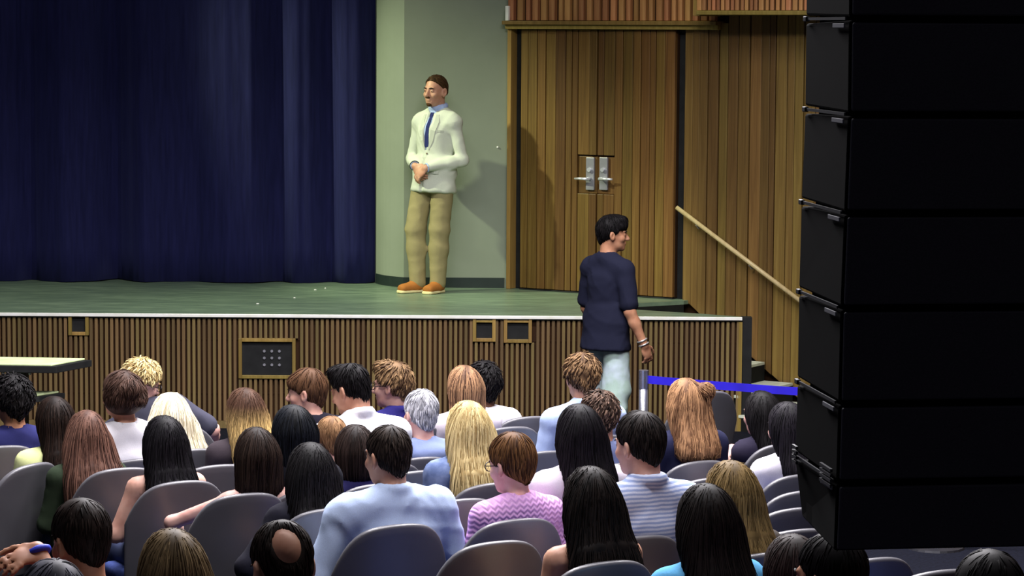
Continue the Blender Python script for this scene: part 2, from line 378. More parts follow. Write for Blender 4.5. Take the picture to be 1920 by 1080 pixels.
# stair well lining and stage end
wl = MB()
wl.prism([Vector((W4.x, W4.y, 0)), Vector((XR, YF + .06, 0)), Vector((XR, YF + .03, 0)), Vector((W4.x, W4.y - .03, 0))], (0, 0, ZS - TH))
wl.prism([Vector((W4.x, W4.y, 0)), Vector((W4.x - .03, W4.y, 0)), Vector((W1.x - .03, W1.y, 0)), Vector((W1.x, W1.y, 0))], (0, 0, ZS - TH))
wl.prism([Vector((W1.x, W1.y, 0)), Vector((W2.x, W2.y, 0)), Vector((W2.x, W2.y + .03, 0)), Vector((W1.x, W1.y + .03, 0))], (0, 0, ZS - TH))
struct(wl.obj('wall_well', M_VOID))
end = MB().box((XR + .038, YF + .05, ZS / 2), (.038, .05, ZS / 2)); struct(end.obj('wall_stage_end', M_BLACK))
# stair
stair = tag(empty('stage_stair', WO + WU * (US + .6) + WN * .5), 'black stair with pale treads beside the wooden wall, right of the stage', 'stairs'); bpy.context.view_layer.update()
M_TREAD = plain('pale_tread', (186, 192, 172), .5)
going = (u_of(1438) - US) / 3
for i in range(1, 6):
    zz = ZS - .148 * i; u0 = US + going * (i - 1); u1 = US + going * i
    bx_ = plank('step', u0, u1, 0, zz - .022, .02, .92, M_VOID, None, bevel=0); child_of(bx_, stair)
    tr = plank('tread', u0 - .01, u1, zz - .022, zz, .02, .93, M_TREAD, None, bevel=.002); child_of(tr, stair)
# hand rail
rail = tag(empty('handrail', WO + WU * u_of(1400)), 'pale wooden handrail sloping down the plank wall', 'handrail'); bpy.context.view_layer.update()
def wp(x, y, d):
    p = WO + WU * u_of(x) + WN * d; z = at(x, y, p.y).z; return Vector((p.x, p.y, z))
ra, rb = wp(1277, 389, .09), wp(1530, 579, .09)
child_of(MB().tube([ra, ra.lerp(rb, .5), rb], .0175, 12).obj('rail', M_RAIL, None, smooth=True), rail)
for t in (.15, .55, .93):
    p = ra.lerp(rb, t); child_of(MB().tube([p + Vector((0, 0, -.02)), p + Vector((0, 0, -.05)) - WN * .04, p + Vector((0, 0, -.05)) - WN * .10], .008, 8).obj('bracket', M_METAL, None), rail)

# stage front: backing, upright slats, openings
front = struct(MB().box(((-5.2 + XR) / 2, YF + .035, (ZS - TH) / 2), ((XR + 5.2) / 2, .012, (ZS - TH) / 2)).obj('wall_stage_front', M_DARKW))
def fp(x, y): return at(x, y, YF)
ops = []   # (x0,x1,z0,z1) outer frame in metres
for (x0, x1, y0, y1, open_) in ((454, 548, 641, 703, 1), (135, 160, 592, 622, 2), (893, 923, 601, 634, 3), (951, 991, 603, 636, 3)):
    a, b = fp(x0, y1), fp(x1, y0); ops.append((a.x, b.x, a.z, min(b.z, ZS - .04), open_))
PIT = .03875; SW = .0225; xx = -5.15; zt = ZS - .034; zbm = .055
def slat_mesh(h):
    return MB().box((0, 0, 0), (SW / 2, .012, h / 2)).mesh('slat', bevel=.002)
full = slat_mesh(zt - zbm); cache = {}
def add_slat(x, z0, z1):
    if z1 - z0 < .02: return
    h = round(z1 - z0, 4); me = full if abs(h - (zt - zbm)) < 1e-3 else cache.setdefault(h, slat_mesh(h))
    o = link('slat', me, M_SLAT, front, (x, YF + .006, (z0 + z1) / 2))
FR = .026
while xx < XR - .02:
    segs = [(zbm, zt)]
    for (x0, x1, z0, z1, k_) in ops:
        if x0 - FR - SW * .3 < xx < x1 + FR + SW * .3:
            segs = [(a, min(b, z0 - FR)) for a, b in segs] + ([(z1 + FR, zt)] if z1 + FR < zt - .02 else [])
    for a, b in segs: add_slat(xx, a, b)
    xx += PIT
for z in (z_ for z_ in (fp(300, 636).z, fp(300, 737).z)):
    o = MB().box(((-5.2 + XR) / 2, YF + .021, z), ((XR + 5.2) / 2, .003, .006)).obj('rail', M_DARKW, front)
o = MB().box(((-5.2 + XR) / 2, YF + .004, .027), ((XR + 5.2) / 2, .016, .027)).obj('kick_board', M_SLAT, front)
o = MB().box((XR - .012, YF + .002, zt / 2), (.014, .016, zt / 2)).obj('end_post', M_TRIM, front)
names = {1: ('connector_panel', 'black connector panel in a wooden frame low on the slatted stage front', 'panel')}
small = ['small dark opening in the slatted stage front, above the pale table', 'narrow dark opening in the slatted stage front below the standing man', 'wide dark opening in the slatted stage front near the door']
si = 0
for (x0, x1, z0, z1, k_) in ops:
    cx, cz = (x0 + x1) / 2, (z0 + z1) / 2
    e = empty('connector_panel' if k_ == 1 else 'wall_port', (cx, YF, cz))
    if k_ == 1: tag(e, names[1][1], 'panel')
    else: tag(e, small[si], 'wall box', 'dark boxes in the stage front'); si += 1
    hw, hh = (x1 - x0) / 2, (z1 - z0) / 2
    MB().box((0, .012, 0), (hw, .006, hh)).obj('back_plate', M_BLACK, e)
    for sx in (-1, 1): MB().box((sx * (hw + FR / 2), .0, 0), (FR / 2, .016, hh + FR)).obj('frame_side', M_TRIM, e, bevel=.003)
    MB().box((0, .0, -hh - FR / 2), (hw, .016, FR / 2)).obj('frame_sill', M_TRIM, e, bevel=.003)
    if k_ != 2: MB().box((0, .0, min(hh + FR / 2, zt - cz - .006)), (hw, .016, FR / 2 if k_ == 1 else .008)).obj('frame_head', M_TRIM, e, bevel=.002)
    if k_ == 1:
        for i in range(3):
            for j in range(3):
                MB().tube([(-.002 + i * .057 - .02, .008, .075 - j * .052 - .02), (-.002 + i * .057 - .02, -.002, .075 - j * .052 - .02)], .0105, 10).obj('socket', M_METAL, e)
# paint flecks / litter on the stage floor
for i, (x, y) in enumerate(((483, 570), (591, 544), (552, 559), (610, 541))):
    p = on_z(x, y, ZS); o = MB().ball((0, 0, .003), (.014 - .002 * i, .010, .004), 8, 5).obj('paper_scrap', M_WHITE, None, loc=p)
    tag(o, ['largest white paper scrap, nearest the lip of the stage floor', 'white paper scrap by the curtain hem on the stage floor', 'white paper scrap in the middle of the stage floor', 'smallest white paper scrap, rightmost on the stage floor'][i], 'scrap', 'white scraps on the stage')

# curtain
nx, nz_ = 420, 14; x0, x1 = -5.1, -1.135; vs = []; fs = []
fold_px = [-180, -90, 0, 52, 105, 178, 212, 265, 300, 370, 392, 450, 530, 545, 580, 622, 668, 700]
pr = [(at(px, 300, 22.6).x, d) for px, d in zip([-420, -300, -200, -90, -20, 30, 54, 90, 128, 178, 213, 262, 305, 372, 400, 470, 528, 548, 585, 620, 650, 680, 706], [0, .1, 0, .12, .02, .06, .16, .05, .0, .05, .22, .02, .07, .10, .03, .0, .14, .02, .06, .14, .03, .04, .14])]
px_ = np.array([a for a, b in pr]); pd_ = np.array([b for a, b in pr])
for j in range(nz_ + 1):
    t = j / nz_
    for i in range(nx + 1):
        x = x0 + (x1 - x0) * i / nx; s = np.interp(x + .012 * math.sin(3 * t + x), px_, pd_)
        i2 = np.interp(x + .05, px_, pd_); i3 = np.interp(x - .05, px_, pd_); d = (2 * s + i2 + i3) / 4
        d += .005 * math.sin(x * 27 + .8 * math.sin(t * 2.5)) * (1 - .3 * t) + .002 * math.sin(x * 63)
        vs.append((x, 22.50 + d * (1.65 - .45 * t), ZS + .006 + .012 * math.sin(x * 5) * (j == 0) * .3 + t * 4.0))
for j in range(nz_):
    for i in range(nx): a = j * (nx + 1) + i; fs.append((a, a + 1, a + nx + 2, a + nx + 1))
me = bpy.data.meshes.new('curtain'); me.from_pydata(vs, [], fs); me.polygons.foreach_set('use_smooth', [True] * len(fs))
cu = link('stage_curtain', me, M_CURT); sm = cu.modifiers.new('thick', 'SOLIDIFY'); sm.thickness = .012; sm.offset = 1
tag(cu, 'dark navy velvet stage curtain hanging in deep folds', 'curtain')
# ------------------------------------------------------------------ organic modelling: distance fields + surface nets
def V3(*a): return np.array(a, float)
def npm(M): return np.array([[M[i][j] for j in range(3)] for i in range(3)])
def rotm(yaw=0, pitch=0, roll=0):
    """yaw left positive, pitch down positive, roll to the right positive (degrees)"""
    return npm(Matrix.Rotation(R_(yaw), 3, 'Z') @ Matrix.Rotation(R_(-pitch), 3, 'X') @ Matrix.Rotation(R_(roll), 3, 'Y'))
I3 = np.eye(3)
def ell(c, r, R=None):
    c = np.asarray(c, float); r = np.asarray(r, float); R = I3 if R is None else R
    def f(x, y, z):
        dx, dy, dz = x - c[0], y - c[1], z - c[2]
        q = [dx * R[0, i] + dy * R[1, i] + dz * R[2, i] for i in range(3)]
        k0 = np.sqrt(sum((q[i] / r[i]) ** 2 for i in range(3))); k1 = np.sqrt(sum((q[i] / r[i] ** 2) ** 2 for i in range(3)))
        return k0 * (k0 - 1) / np.maximum(k1, 1e-6)
    m = r.max(); return f, c - m, c + m
def cone(a, b, ra, rb):
    a = np.asarray(a, float); b = np.asarray(b, float); v = b - a; L2 = max(v @ v, 1e-9)
    def f(x, y, z):
        dx, dy, dz = x - a[0], y - a[1], z - a[2]
        t = np.clip((dx * v[0] + dy * v[1] + dz * v[2]) / L2, 0, 1)
        return np.sqrt((dx - t * v[0]) ** 2 + (dy - t * v[1]) ** 2 + (dz - t * v[2]) ** 2) - (ra + (rb - ra) * t)
    m = max(ra, rb); return f, np.minimum(a, b) - m, np.maximum(a, b) + m
def tap(a, b, wd0, wd1, xd=(1, 0, 0), rd=.02):
    """tapered elliptical column from a to b, half widths (w,d), x direction xd"""
    a = np.asarray(a, float); b = np.asarray(b, float); v = b - a; L = np.linalg.norm(v); w_ = v / L
    xd = np.asarray(xd, float); xd = xd - w_ * (xd @ w_); xd /= np.linalg.norm(xd); yd = np.cross(w_, xd)
    def f(x, y, z):
        dx, dy, dz = x - a[0], y - a[1], z - a[2]
        s = dx * w_[0] + dy * w_[1] + dz * w_[2]; t = np.clip(s / L, 0, 1)
        p = dx * xd[0] + dy * xd[1] + dz * xd[2]; q = dx * yd[0] + dy * yd[1] + dz * yd[2]
        W = wd0[0] + (wd1[0] - wd0[0]) * t; D = wd0[1] + (wd1[1] - wd0[1]) * t
        lat = (np.sqrt((p / W) ** 2 + (q / D) ** 2) - 1) * np.minimum(W, D)
        ax = np.maximum(-s, s - L); h = np.maximum(rd - np.abs(lat - ax), 0) / rd
        return np.maximum(lat, ax) + h * h * rd / 4
    m = max(wd0 + wd1); return f, np.minimum(a, b) - m, np.maximum(a, b) + m
def half(n, c):
    """inside where n.p > c"""
    n = np.asarray(n, float); n = n / np.linalg.norm(n)
    return (lambda x, y, z: c - (x * n[0] + y * n[1] + z * n[2])), None, None
def axis(lo, hi, h, fine, hf):
    o = [lo]
    while o[-1] < hi:
        x = o[-1]; o.append(x + (hf if any(a - .004 <= x <= b for a, b in fine) else h))
    return np.array(o)
class Field:
    def __init__(s, lo, hi, h, fine=(), hf=.008):
        s.ax = [axis(lo[i], hi[i], h, [(f[0][i], f[1][i]) for f in fine], hf) for i in range(3)]
        s.d = np.full([len(a) for a in s.ax], .5)
    def sl(s, lo, hi, m):
        if lo is None: return (slice(None),) * 3
        return tuple(slice(max(0, np.searchsorted(s.ax[i], lo[i] - m) - 1), np.searchsorted(s.ax[i], hi[i] + m) + 1) for i in range(3))
    def ev(s, prim, m):
        f, lo, hi = prim; S = s.sl(lo, hi, m); X, Y, Z = np.ix_(s.ax[0][S[0]], s.ax[1][S[1]], s.ax[2][S[2]])
        return S, f(X, Y, Z)
    def add(s, prim, k=.02):
        S, b = s.ev(prim, k + .03); a = s.d[S]
        if a.size == 0: return
        h = np.maximum(k - np.abs(a - b), 0) / k; s.d[S] = np.minimum(a, b) - h * h * k / 4
    def cut(s, prim, k=.004):
        S, b = s.ev(prim, k + .03); a = s.d[S]; b = -b
        if a.size == 0: return
        h = np.maximum(k - np.abs(a - b), 0) / k; s.d[S] = np.maximum(a, b) + h * h * k / 4
    def wrinkle(s, amp, fr=30., seed=0):
        X, Y, Z = np.ix_(*s.ax); rs = np.random.RandomState(int(seed) + 11); acc = 0.
        for i in range(6):
            u = rs.normal(0, 1, 3) * V3(.7, .7, 1.1); u /= np.linalg.norm(u); v = rs.normal(0, 1, 3); v /= np.linalg.norm(v); f = fr * rs.uniform(.45, 1.0); p0, p1 = rs.uniform(0, 6.28, 2)
            ph = .5 * f * (X * u[0] + Y * u[1] + Z * u[2]) + p0 + 1.5 * np.sin(fr * .33 * (X * v[0] + Y * v[1] + Z * v[2]) + p1)
            gate = .5 + .5 * np.sin(fr * .22 * (X * v[1] + Y * v[2] + Z * v[0]) + p1 * 2)
            acc = acc + gate * (1 - np.abs(np.sin(ph))) ** 2
        s.d = s.d - amp * (acc - .9)
    def mesh(s):
        d = s.d; n = d < 0; d = np.where(np.abs(d) < 1e-6, 1e-6, d)
        c = np.zeros([k - 1 for k in d.shape], np.int8)
        for i in (0, 1):
            for j in (0, 1):
                for k in (0, 1): c += n[i:d.shape[0] - 1 + i, j:d.shape[1] - 1 + j, k:d.shape[2] - 1 + k]
        act = (c > 0) & (c < 8); idx = np.argwhere(act); I, J, K = idx.T
        acc = np.zeros((len(idx), 3)); cnt = np.zeros(len(idx))
        xs, ys, zs = s.ax
        def corner(o): return d[I + o[0], J + o[1], K + o[2]], np.stack([xs[I + o[0]], ys[J + o[1]], zs[K + o[2]]], 1)
        cor = {o: corner(o) for o in [(i, j, k) for i in (0, 1) for j in (0, 1) for k in (0, 1)]}
        for a in cor:
            for x in range(3):
                if a[x] == 0:
                    b = list(a); b[x] = 1; b = tuple(b); va, pa = cor[a]; vb, pb = cor[b]
                    m = (va < 0) != (vb < 0); t = np.where(m, va / np.where(m, va - vb, 1), 0)[:, None]
                    acc += np.where(m[:, None], pa + t * (pb - pa), 0); cnt += m
        verts = acc / cnt[:, None]; mp = np.full(act.shape, -1, np.int64); mp[I, J, K] = np.arange(len(idx))
        quads = []
        for x in range(3):
            y, z = (x + 1) % 3, (x + 2) % 3
            lo = [slice(None)] * 3; hi = [slice(None)] * 3; lo[x] = slice(0, -1); hi[x] = slice(1, None)
            A = n[tuple(lo)]; B = n[tuple(hi)]; e = np.argwhere(A != B)
            e = e[(e[:, y] > 0) & (e[:, z] > 0) & (e[:, y] < d.shape[y] - 1) & (e[:, z] < d.shape[z] - 1)]
            if not len(e): continue
            fl = A[e[:, 0], e[:, 1], e[:, 2]]; q = []
            for dy, dz in ((1, 1), (0, 1), (0, 0), (1, 0)):
                f = e.copy(); f[:, y] -= dy; f[:, z] -= dz; q.append(mp[f[:, 0], f[:, 1], f[:, 2]])
            q = np.stack(q, 1); q[~fl] = q[~fl][:, ::-1]; quads.append(q)
        return verts, np.concatenate(quads)
    def sample(s, P):
        o = []; w = []
        for i in range(3):
            a = s.ax[i]; k = np.clip(np.searchsorted(a, P[:, i]) - 1, 0, len(a) - 2); o.append(k); w.append(np.clip((P[:, i] - a[k]) / (a[k + 1] - a[k]), 0, 1))
        r = 0
        for i in (0, 1):
            for j in (0, 1):
                for k in (0, 1):
                    r = r + s.d[o[0] + i, o[1] + j, o[2] + k] * (w[0] if i else 1 - w[0]) * (w[1] if j else 1 - w[1]) * (w[2] if k else 1 - w[2])
        return r
    def grad(s, P, e=.007):
        g = np.stack([s.sample(P + np.eye(3)[i] * e) - s.sample(P - np.eye(3)[i] * e) for i in range(3)], 1)
        return g / np.maximum(np.linalg.norm(g, axis=1), 1e-6)[:, None]
def np_mesh(name, verts, quads, smooth=True, attrs=None, tris=None):
    me = bpy.data.meshes.new(name); nf = len(quads)
    me.vertices.add(len(verts)); me.vertices.foreach_set('co', np.asarray(verts, np.float32).ravel())
    me.loops.add(nf * 4); me.loops.foreach_set('vertex_index', np.asarray(quads, np.int32).ravel())
    me.polygons.add(nf); me.polygons.foreach_set('loop_start', np.arange(0, nf * 4, 4, dtype=np.int32))
    me.polygons.foreach_set('use_smooth', np.ones(nf, bool) if smooth else np.zeros(nf, bool))
    for k, a in (attrs or {}).items():
        at_ = me.attributes.new(k, 'FLOAT', 'POINT'); at_.data.foreach_set('value', np.asarray(a, np.float32))
    me.update(calc_edges=True); return me
def field_obj(name, F, mat, parent): v, q = F.mesh(); return link(name, np_mesh(name, v, q), mat, parent)

# ------------------------------------------------------------------ heads, hands, hair
def add_head(F, H, R, s, nose=1.0):
    def E(c, r, k): F.add(ell(H(c), V3(*r) * s, R), k)
    E((0, -.012, .022), (.073, .093, .092), .02); E((0, .022, -.033), (.060, .068, .083), .03); E((0, .034, -.075), (.046, .05, .038), .03)
    E((0, .072, -.097), (.022, .02, .017), .02); E((0, .078, .024), (.048, .014, .011), .016)
    for sx in (-1, 1):
        E((sx * .04, .062, -.028), (.022, .022, .02), .02)
        F.cut(ell(H((sx * .031, .098, .003)), V3(.018, .014, .011) * s, R), .012)
        E((sx * .031, .079, .003), (.0135, .012, .011), .004)
        F.add(ell(H((sx * .080, -.008, -.012)), V3(.011, .022, .036) * s, R @ rotm(sx * 30, -12)), .008)
        F.cut(ell(H((sx * .088, -.002, -.010)), V3(.007, .010, .018) * s, R), .006)
    F.add(cone(H((0, .086, .012)), H((0, .112, -.028)), .008 * s, .012 * s), .014); E((0, .104, -.033), (.017, .012, .009), .008)
    E((0, .089, -.058), (.022, .010, .006), .006); E((0, .087, -.070), (.019, .010, .007), .005)
def add_hand(F, w, d, n, side, s=1.0, curl=25, spread=1.0, h=.02):
    """w wrist, d finger direction, n palm facing direction, side +1 thumb along across"""
    d = d / np.linalg.norm(d); n = n - d * (n @ d); n /= np.linalg.norm(n); a = np.cross(d, n) * side
    R = np.stack([a, n, d], 1)
    F.add(ell(w + d * .048 * s, V3(.041, .016, .055) * s, R), h)
    for i, (o, L) in enumerate(((.029, .068), (.010, .077), (-.010, .072), (-.028, .057))):
        p = w + (d * .088 + a * o) * s; ang = curl * (.6 + .15 * i); q = d * 1.0 + a * o * 3 * spread; q /= np.linalg.norm(q)
        for j, f in enumerate((.46, .31, .23)):
            ca, sa = math.cos(R_(ang)), math.sin(R_(ang)); v = q * ca + n * sa; e = p + v * L * f * s
            F.add(cone(p, e, (.0095 - .0008 * j) * s, (.0088 - .0008 * j) * s), .004); p = e; ang += curl
    p = w + (d * .022 + a * .032) * s; q = d * .62 + a * .62 + n * .35; q /= np.linalg.norm(q)
    for j, L in enumerate((.038, .03, .024)):
        e = p + q * L * s; F.add(cone(p, e, (.0135 - .0018 * j) * s, (.012 - .0018 * j) * s), .008); p = e; q = q + d * .35 - a * .15; q /= np.linalg.norm(q)

def make_hair(spec, g, sh):
    """hair in head coordinates; g = unit down direction in head coordinates. returns verts, quads, attrs"""
    st = spec['st']; t = spec.get('t', .016); L = spec.get('L', .0); W = spec.get('W', .088); lo = V3(-.17, -.24, -.16); hi = V3(.17, .16, .20)
    tipv = g * L if L else V3(0, 0, 0)
    lo = np.minimum(lo, tipv - .16 - V3(0, .10 if L > .22 else 0, 0)); hi = np.maximum(hi, tipv + .10)
    F = Field(lo, hi, .0105)
    F.add(ell((0, -.012, .020), (.073 + t, .093 + t, .092 + t)), .01)
    if st in ('short', 'curly', 'bald'):
        if st != 'curly' and t > .010:
            F.d[:] = .5; F.add(ell((0, -.014, .030), (.073 + t * .62, .092 + t * .8, .084 + t)), .01)
        F.add(ell((0, -.050, -.042), (.052 + t * .1, .044 + t * .15, .056)), .03)
        n = V3(0, .70, -.71); F.cut(half(n, n @ V3(0, spec.get('hl', .078), .066)), .01)
        for sx in (-1, 1): F.cut(ell((sx * .092, -.004, -.020), (.030, .024, .036)), .012)
        if spec.get('fade', 0):
            F.cut(half(V3(0, -.2, -1), .05 * 1.0), .01)
        for sx in (-1, 1): n = V3(sx * .74, -.15, -.66); n /= np.linalg.norm(n); F.cut(half(n, n @ V3(sx * .056, -.05, -.050)), .016)
        if st == 'bald': X, Y, Z = np.ix_(*F.ax); F.d = F.d + .030 * np.exp(-(((X + .02) / .036) ** 2 + ((Y + .10) / .07) ** 2 + ((Z - .052) / .052) ** 2) ** 1.5)
        if spec.get('quiff'): F.add(ell((0, .045, .105), (.062, .05, .03)), .03)
        if spec.get('fringe'): F.add(ell((0, .052, .058), (.066, .048, .042)), .025)
    else:
        sp = spec.get('lift', .0)
        F.add(ell((0, -.03, .0), (.082 + t, .082 + t, .09)), .03)
        dn = g; xd = V3(1, 0, 0)
        dp = spec.get('dp', .055)
        if L > .0:
            tw = spec.get('tw', .95); nn = 9 if L > .22 else 4; sp_ = []
            for i in range(nn):
                f = i / (nn - 1); sd_ = f * (L - .02); e_ = min(1, sd_ / .26); e_ = e_ * e_ * (3 - 2 * e_); g_ = min(1, sd_ / .16)
                sp_.append((V3(spec.get('sx', 0) * f, -.038, -.01) + dn * sd_ + V3(0, (-.108 if L > .22 else -.02) * e_, 0), W * (1 + (tw - 1) * f), (.072 + t) * (1 - g_) + dp * g_))
            for (p_, w_, d_), (p2, w2, d2) in zip(sp_[:-1], sp_[1:]):
                ex_ = (p2 - p_) * .25; F.add(tap(p_ - ex_, p2 + ex_, (w_, d_), (w2, d2), (1, 0, 0), .03), .035)
        # keep the face free
        Fc = Field.__new__(Field); 
        S = (slice(None),) * 3; X, Y, Z = np.ix_(*F.ax)
        n = V3(0, .70, -.71); front = np.maximum(.034 + .10 * np.maximum(Z - .02, 0) - Y, (n @ V3(0, .074, .074)) - (Y * n[1] + Z * n[2]))
        F.d = np.maximum(F.d, -front)
        # neck hollow at the front below the chin
        F.cut(ell((0, .085, -.16), (.055, .10, .12)), .01)
        if spec.get('bun'):
            bx_, by_, bz_, br = spec['bun']; F.add(ell((bx_, by_, bz_), (br, br * .9, br * .85)), .012)
    F2 = Field.__new__(Field); F2.ax = F.ax; F2.d = F.d
    v, q = F.mesh()
    lab = np.arange(len(v))
    for _ in range(200):      # keep the largest connected piece
        m_ = lab[q].min(1); new = lab.copy()
        for c_ in range(4): np.minimum.at(new, q[:, c_], m_)
        new = new[new]
        if (new == lab).all(): break
        lab = new
    u_, n_ = np.unique(lab, return_counts=True); keep = lab == u_[n_.argmax()]
    ren = np.cumsum(keep) - 1; q = ren[q[keep[q[:, 0]]]]; v = v[keep]
    top = -.11; tot = max(L + .11, .2)
    def tipf(P): return np.clip(((P @ g) - top) / tot, 0, 1)
    lump = spec.get('lump', 0)
    # seeds
    N = int(spec.get('n', 300) * (1.45 if st not in ('curly',) else 1.15)); rs = np.random.RandomState(spec.get('seed', 1)); nr = F.grad(v)
    long_ = st not in ('short', 'curly', 'bald')
    up = -(v @ g); cand = np.where((up > .015) if long_ else (v[:, 2] > -.09))[0]
    if long_: cand = cand[v[cand, 1] < .02]
    elif st == 'bald': cand = cand[np.linalg.norm((v[cand] - V3(-.02, -.10, .052)) / V3(.042, .08, .058), axis=1) > 1]
    if not long_: cand = cand[(np.abs(v[cand] @ V3(0, .70, -.71) - V3(0, .70, -.71) @ V3(0, spec.get('hl', .078), .066)) > .008)]
    if len(cand) == 0: cand = np.arange(len(v))
    P = v[rs.choice(cand, N)] + rs.normal(0, .003, (N, 3)); G = F.grad(P)
    S = spec.get('S', 11 if long_ else 6); ln = spec.get('ln', (L + .16) if long_ else .045)
    ln = ln * rs.uniform(.72, 1.08, N); step = (ln / (S - 1))[:, None]
    crown = V3(spec.get('px', 0.0), spec.get('py', -.045), .118)
    off = rs.uniform(-.0035, spec.get('off', .0012), N); lift = spec.get('spk', .0) * rs.uniform(.2, 1, N)
    ph = rs.uniform(0, 6.28, (N, 2)); cr = spec.get('cr', 0.0); cf = spec.get('cf', 60.)
    path = np.zeros((N, S, 3)); nrm = np.zeros((N, S, 3)); side = rs.normal(0, .12, (N, 3))
    comb = np.asarray(spec.get('comb', (0, 0, 0)), float)
    for i in range(S):
        Pn = P - (F.sample(P) - off - lift * (i / (S - 1)) ** 1.3)[:, None] * G * .9
        if i: dead = dead | (np.abs(F.sample(Pn) - off - lift * (i / (S - 1)) ** 1.3) > .014) | (np.linalg.norm(Pn - path[:, i - 1], axis=1) > 2.2 * step[:, 0] + .004); Pn[dead] = path[dead, i - 1]
        else: dead = np.zeros(N, bool)
        P = Pn
        G = F.grad(P); path[:, i] = P; nrm[:, i] = G
        a = P - crown; a /= np.maximum(np.linalg.norm(a, axis=1), 1e-5)[:, None]
        lowf = np.clip(((P @ g) + .06) / .10, 0, 1)[:, None] if long_ else .25
        vdir = a * (1 - lowf) + g * (.25 + lowf * 1.3) + comb * (1 - lowf) + side * (1.0 if not long_ else .5)
        if long_: vdir[:, 1] = np.where(P[:, 1] > -.01, np.minimum(vdir[:, 1], -.05), vdir[:, 1])
        vdir -= G * np.sum(vdir * G, 1)[:, None]; vdir /= np.maximum(np.linalg.norm(vdir, axis=1), 1e-5)[:, None]
        P = P + vdir * step
    if cr:
        s_ = np.linspace(0, 1, S)[None, :] * ln[:, None]; T = np.gradient(path, axis=1); T /= np.maximum(np.linalg.norm(T, axis=2), 1e-6)[..., None]; B = np.cross(T, nrm)
        am = cr * np.linspace(.5 if not long_ else .15, 1, S)[None, :]
        path = path + (np.sin(s_ * cf + ph[:, :1]) * am)[..., None] * B + (np.cos(s_ * cf + ph[:, :1]) * am * .8)[..., None] * nrm
    T = np.gradient(path, axis=1); T /= np.maximum(np.linalg.norm(T, axis=2), 1e-6)[..., None]
    B = np.cross(T, nrm); B /= np.maximum(np.linalg.norm(B, axis=2), 1e-6)[..., None]; Nn = np.cross(B, T)
    r0 = spec.get('r', .0046) * (.56 if st not in ('curly',) else .78) * rs.uniform(.6, 1.3, N); tp = np.interp(np.linspace(0, 1, S), [0, .25, .75, 1], [.45, 1, .9, .12]); r = r0[:, None] * tp[None, :]
    ring = np.stack([path + B * r[..., None] * 1.5, path + Nn * r[..., None] * .8, path - B * r[..., None] * 1.5], 2)
    sv = ring.reshape(-1, 3); base = (np.arange(N)[:, None] * S + np.arange(S - 1)[None, :])[..., None] * 3
    fac = []
    b0 = base[..., 0]
    for j in range(3):
        k = (j + 1) % 3; fac.append(np.stack([b0 + j, b0 + k, b0 + 3 + k, b0 + 3 + j], -1).reshape(-1, 4))
    fac = np.concatenate(fac) + len(v)
    rn = np.concatenate([np.full(len(v), .35) + .25 * np.sin(v[:, 0] * 90 + 3 * np.sin(v[:, 2] * 30)), np.repeat(rs.uniform(0, 1, N), S * 3)])
    allv = np.concatenate([v, sv]); tp_ = tipf(allv)
    return allv, np.concatenate([q, fac]), {'rnd': np.clip(rn, 0, 1), 'tip': tp_}

EYE = None
def eyes_mesh():
    global EYE
    if EYE: return EYE
    m = MB()
    for sx in (-1, 1): m.ball((sx * .031, .0775, .003), .0122, 12, 8)
    n0 = len(m.f)
    for sx in (-1, 1): m.ball((sx * .031, .0865, .003), (.0062, .0042, .0062), 10, 6)
    me = bpy.data.meshes.new('eyes'); me.from_pydata(m.v, [], m.f); me.materials.append(plain('eye_white', (150, 142, 136), .4)); me.materials.append(plain('iris_dark', (40, 28, 22), .2))
    for i, p in enumerate(me.polygons): p.material_index = 1 if i >= n0 else 0; p.use_smooth = True
    EYE = me; return me
def glasses_mesh(thin=.0022):
    m = MB()
    for sx in (-1, 1):
        m.tube([(sx * .033 + .025 * math.cos(a), .102 - .004 * abs(math.cos(a)), .001 + .019 * math.sin(a)) for a in np.linspace(0, 2 * math.pi, 17)], thin, 6)
        m.tube([(sx * .058, .098, .006), (sx * .076, .06, .006), (sx * .083, .0, .004), (sx * .083, -.014, -.008)], thin, 6)
    m.tube([(-.009, .103, .005), (0, .105, .007), (.009, .103, .005)], thin, 6); return m
def brow_mesh():
    m = MB()
    for sx in (-1, 1): m.tube([(sx * .014, .0935, .022), (sx * .032, .0925, .027), (sx * .05, .080, .022)], [.0035, .0042, .002], 6)
    return m

def put(o, R, c, s):
    M = Matrix([[R[i][j] * s for j in range(3)] + [c[i]] for i in range(3)] + [[0, 0, 0, 1]]); o.matrix_local = M; return o

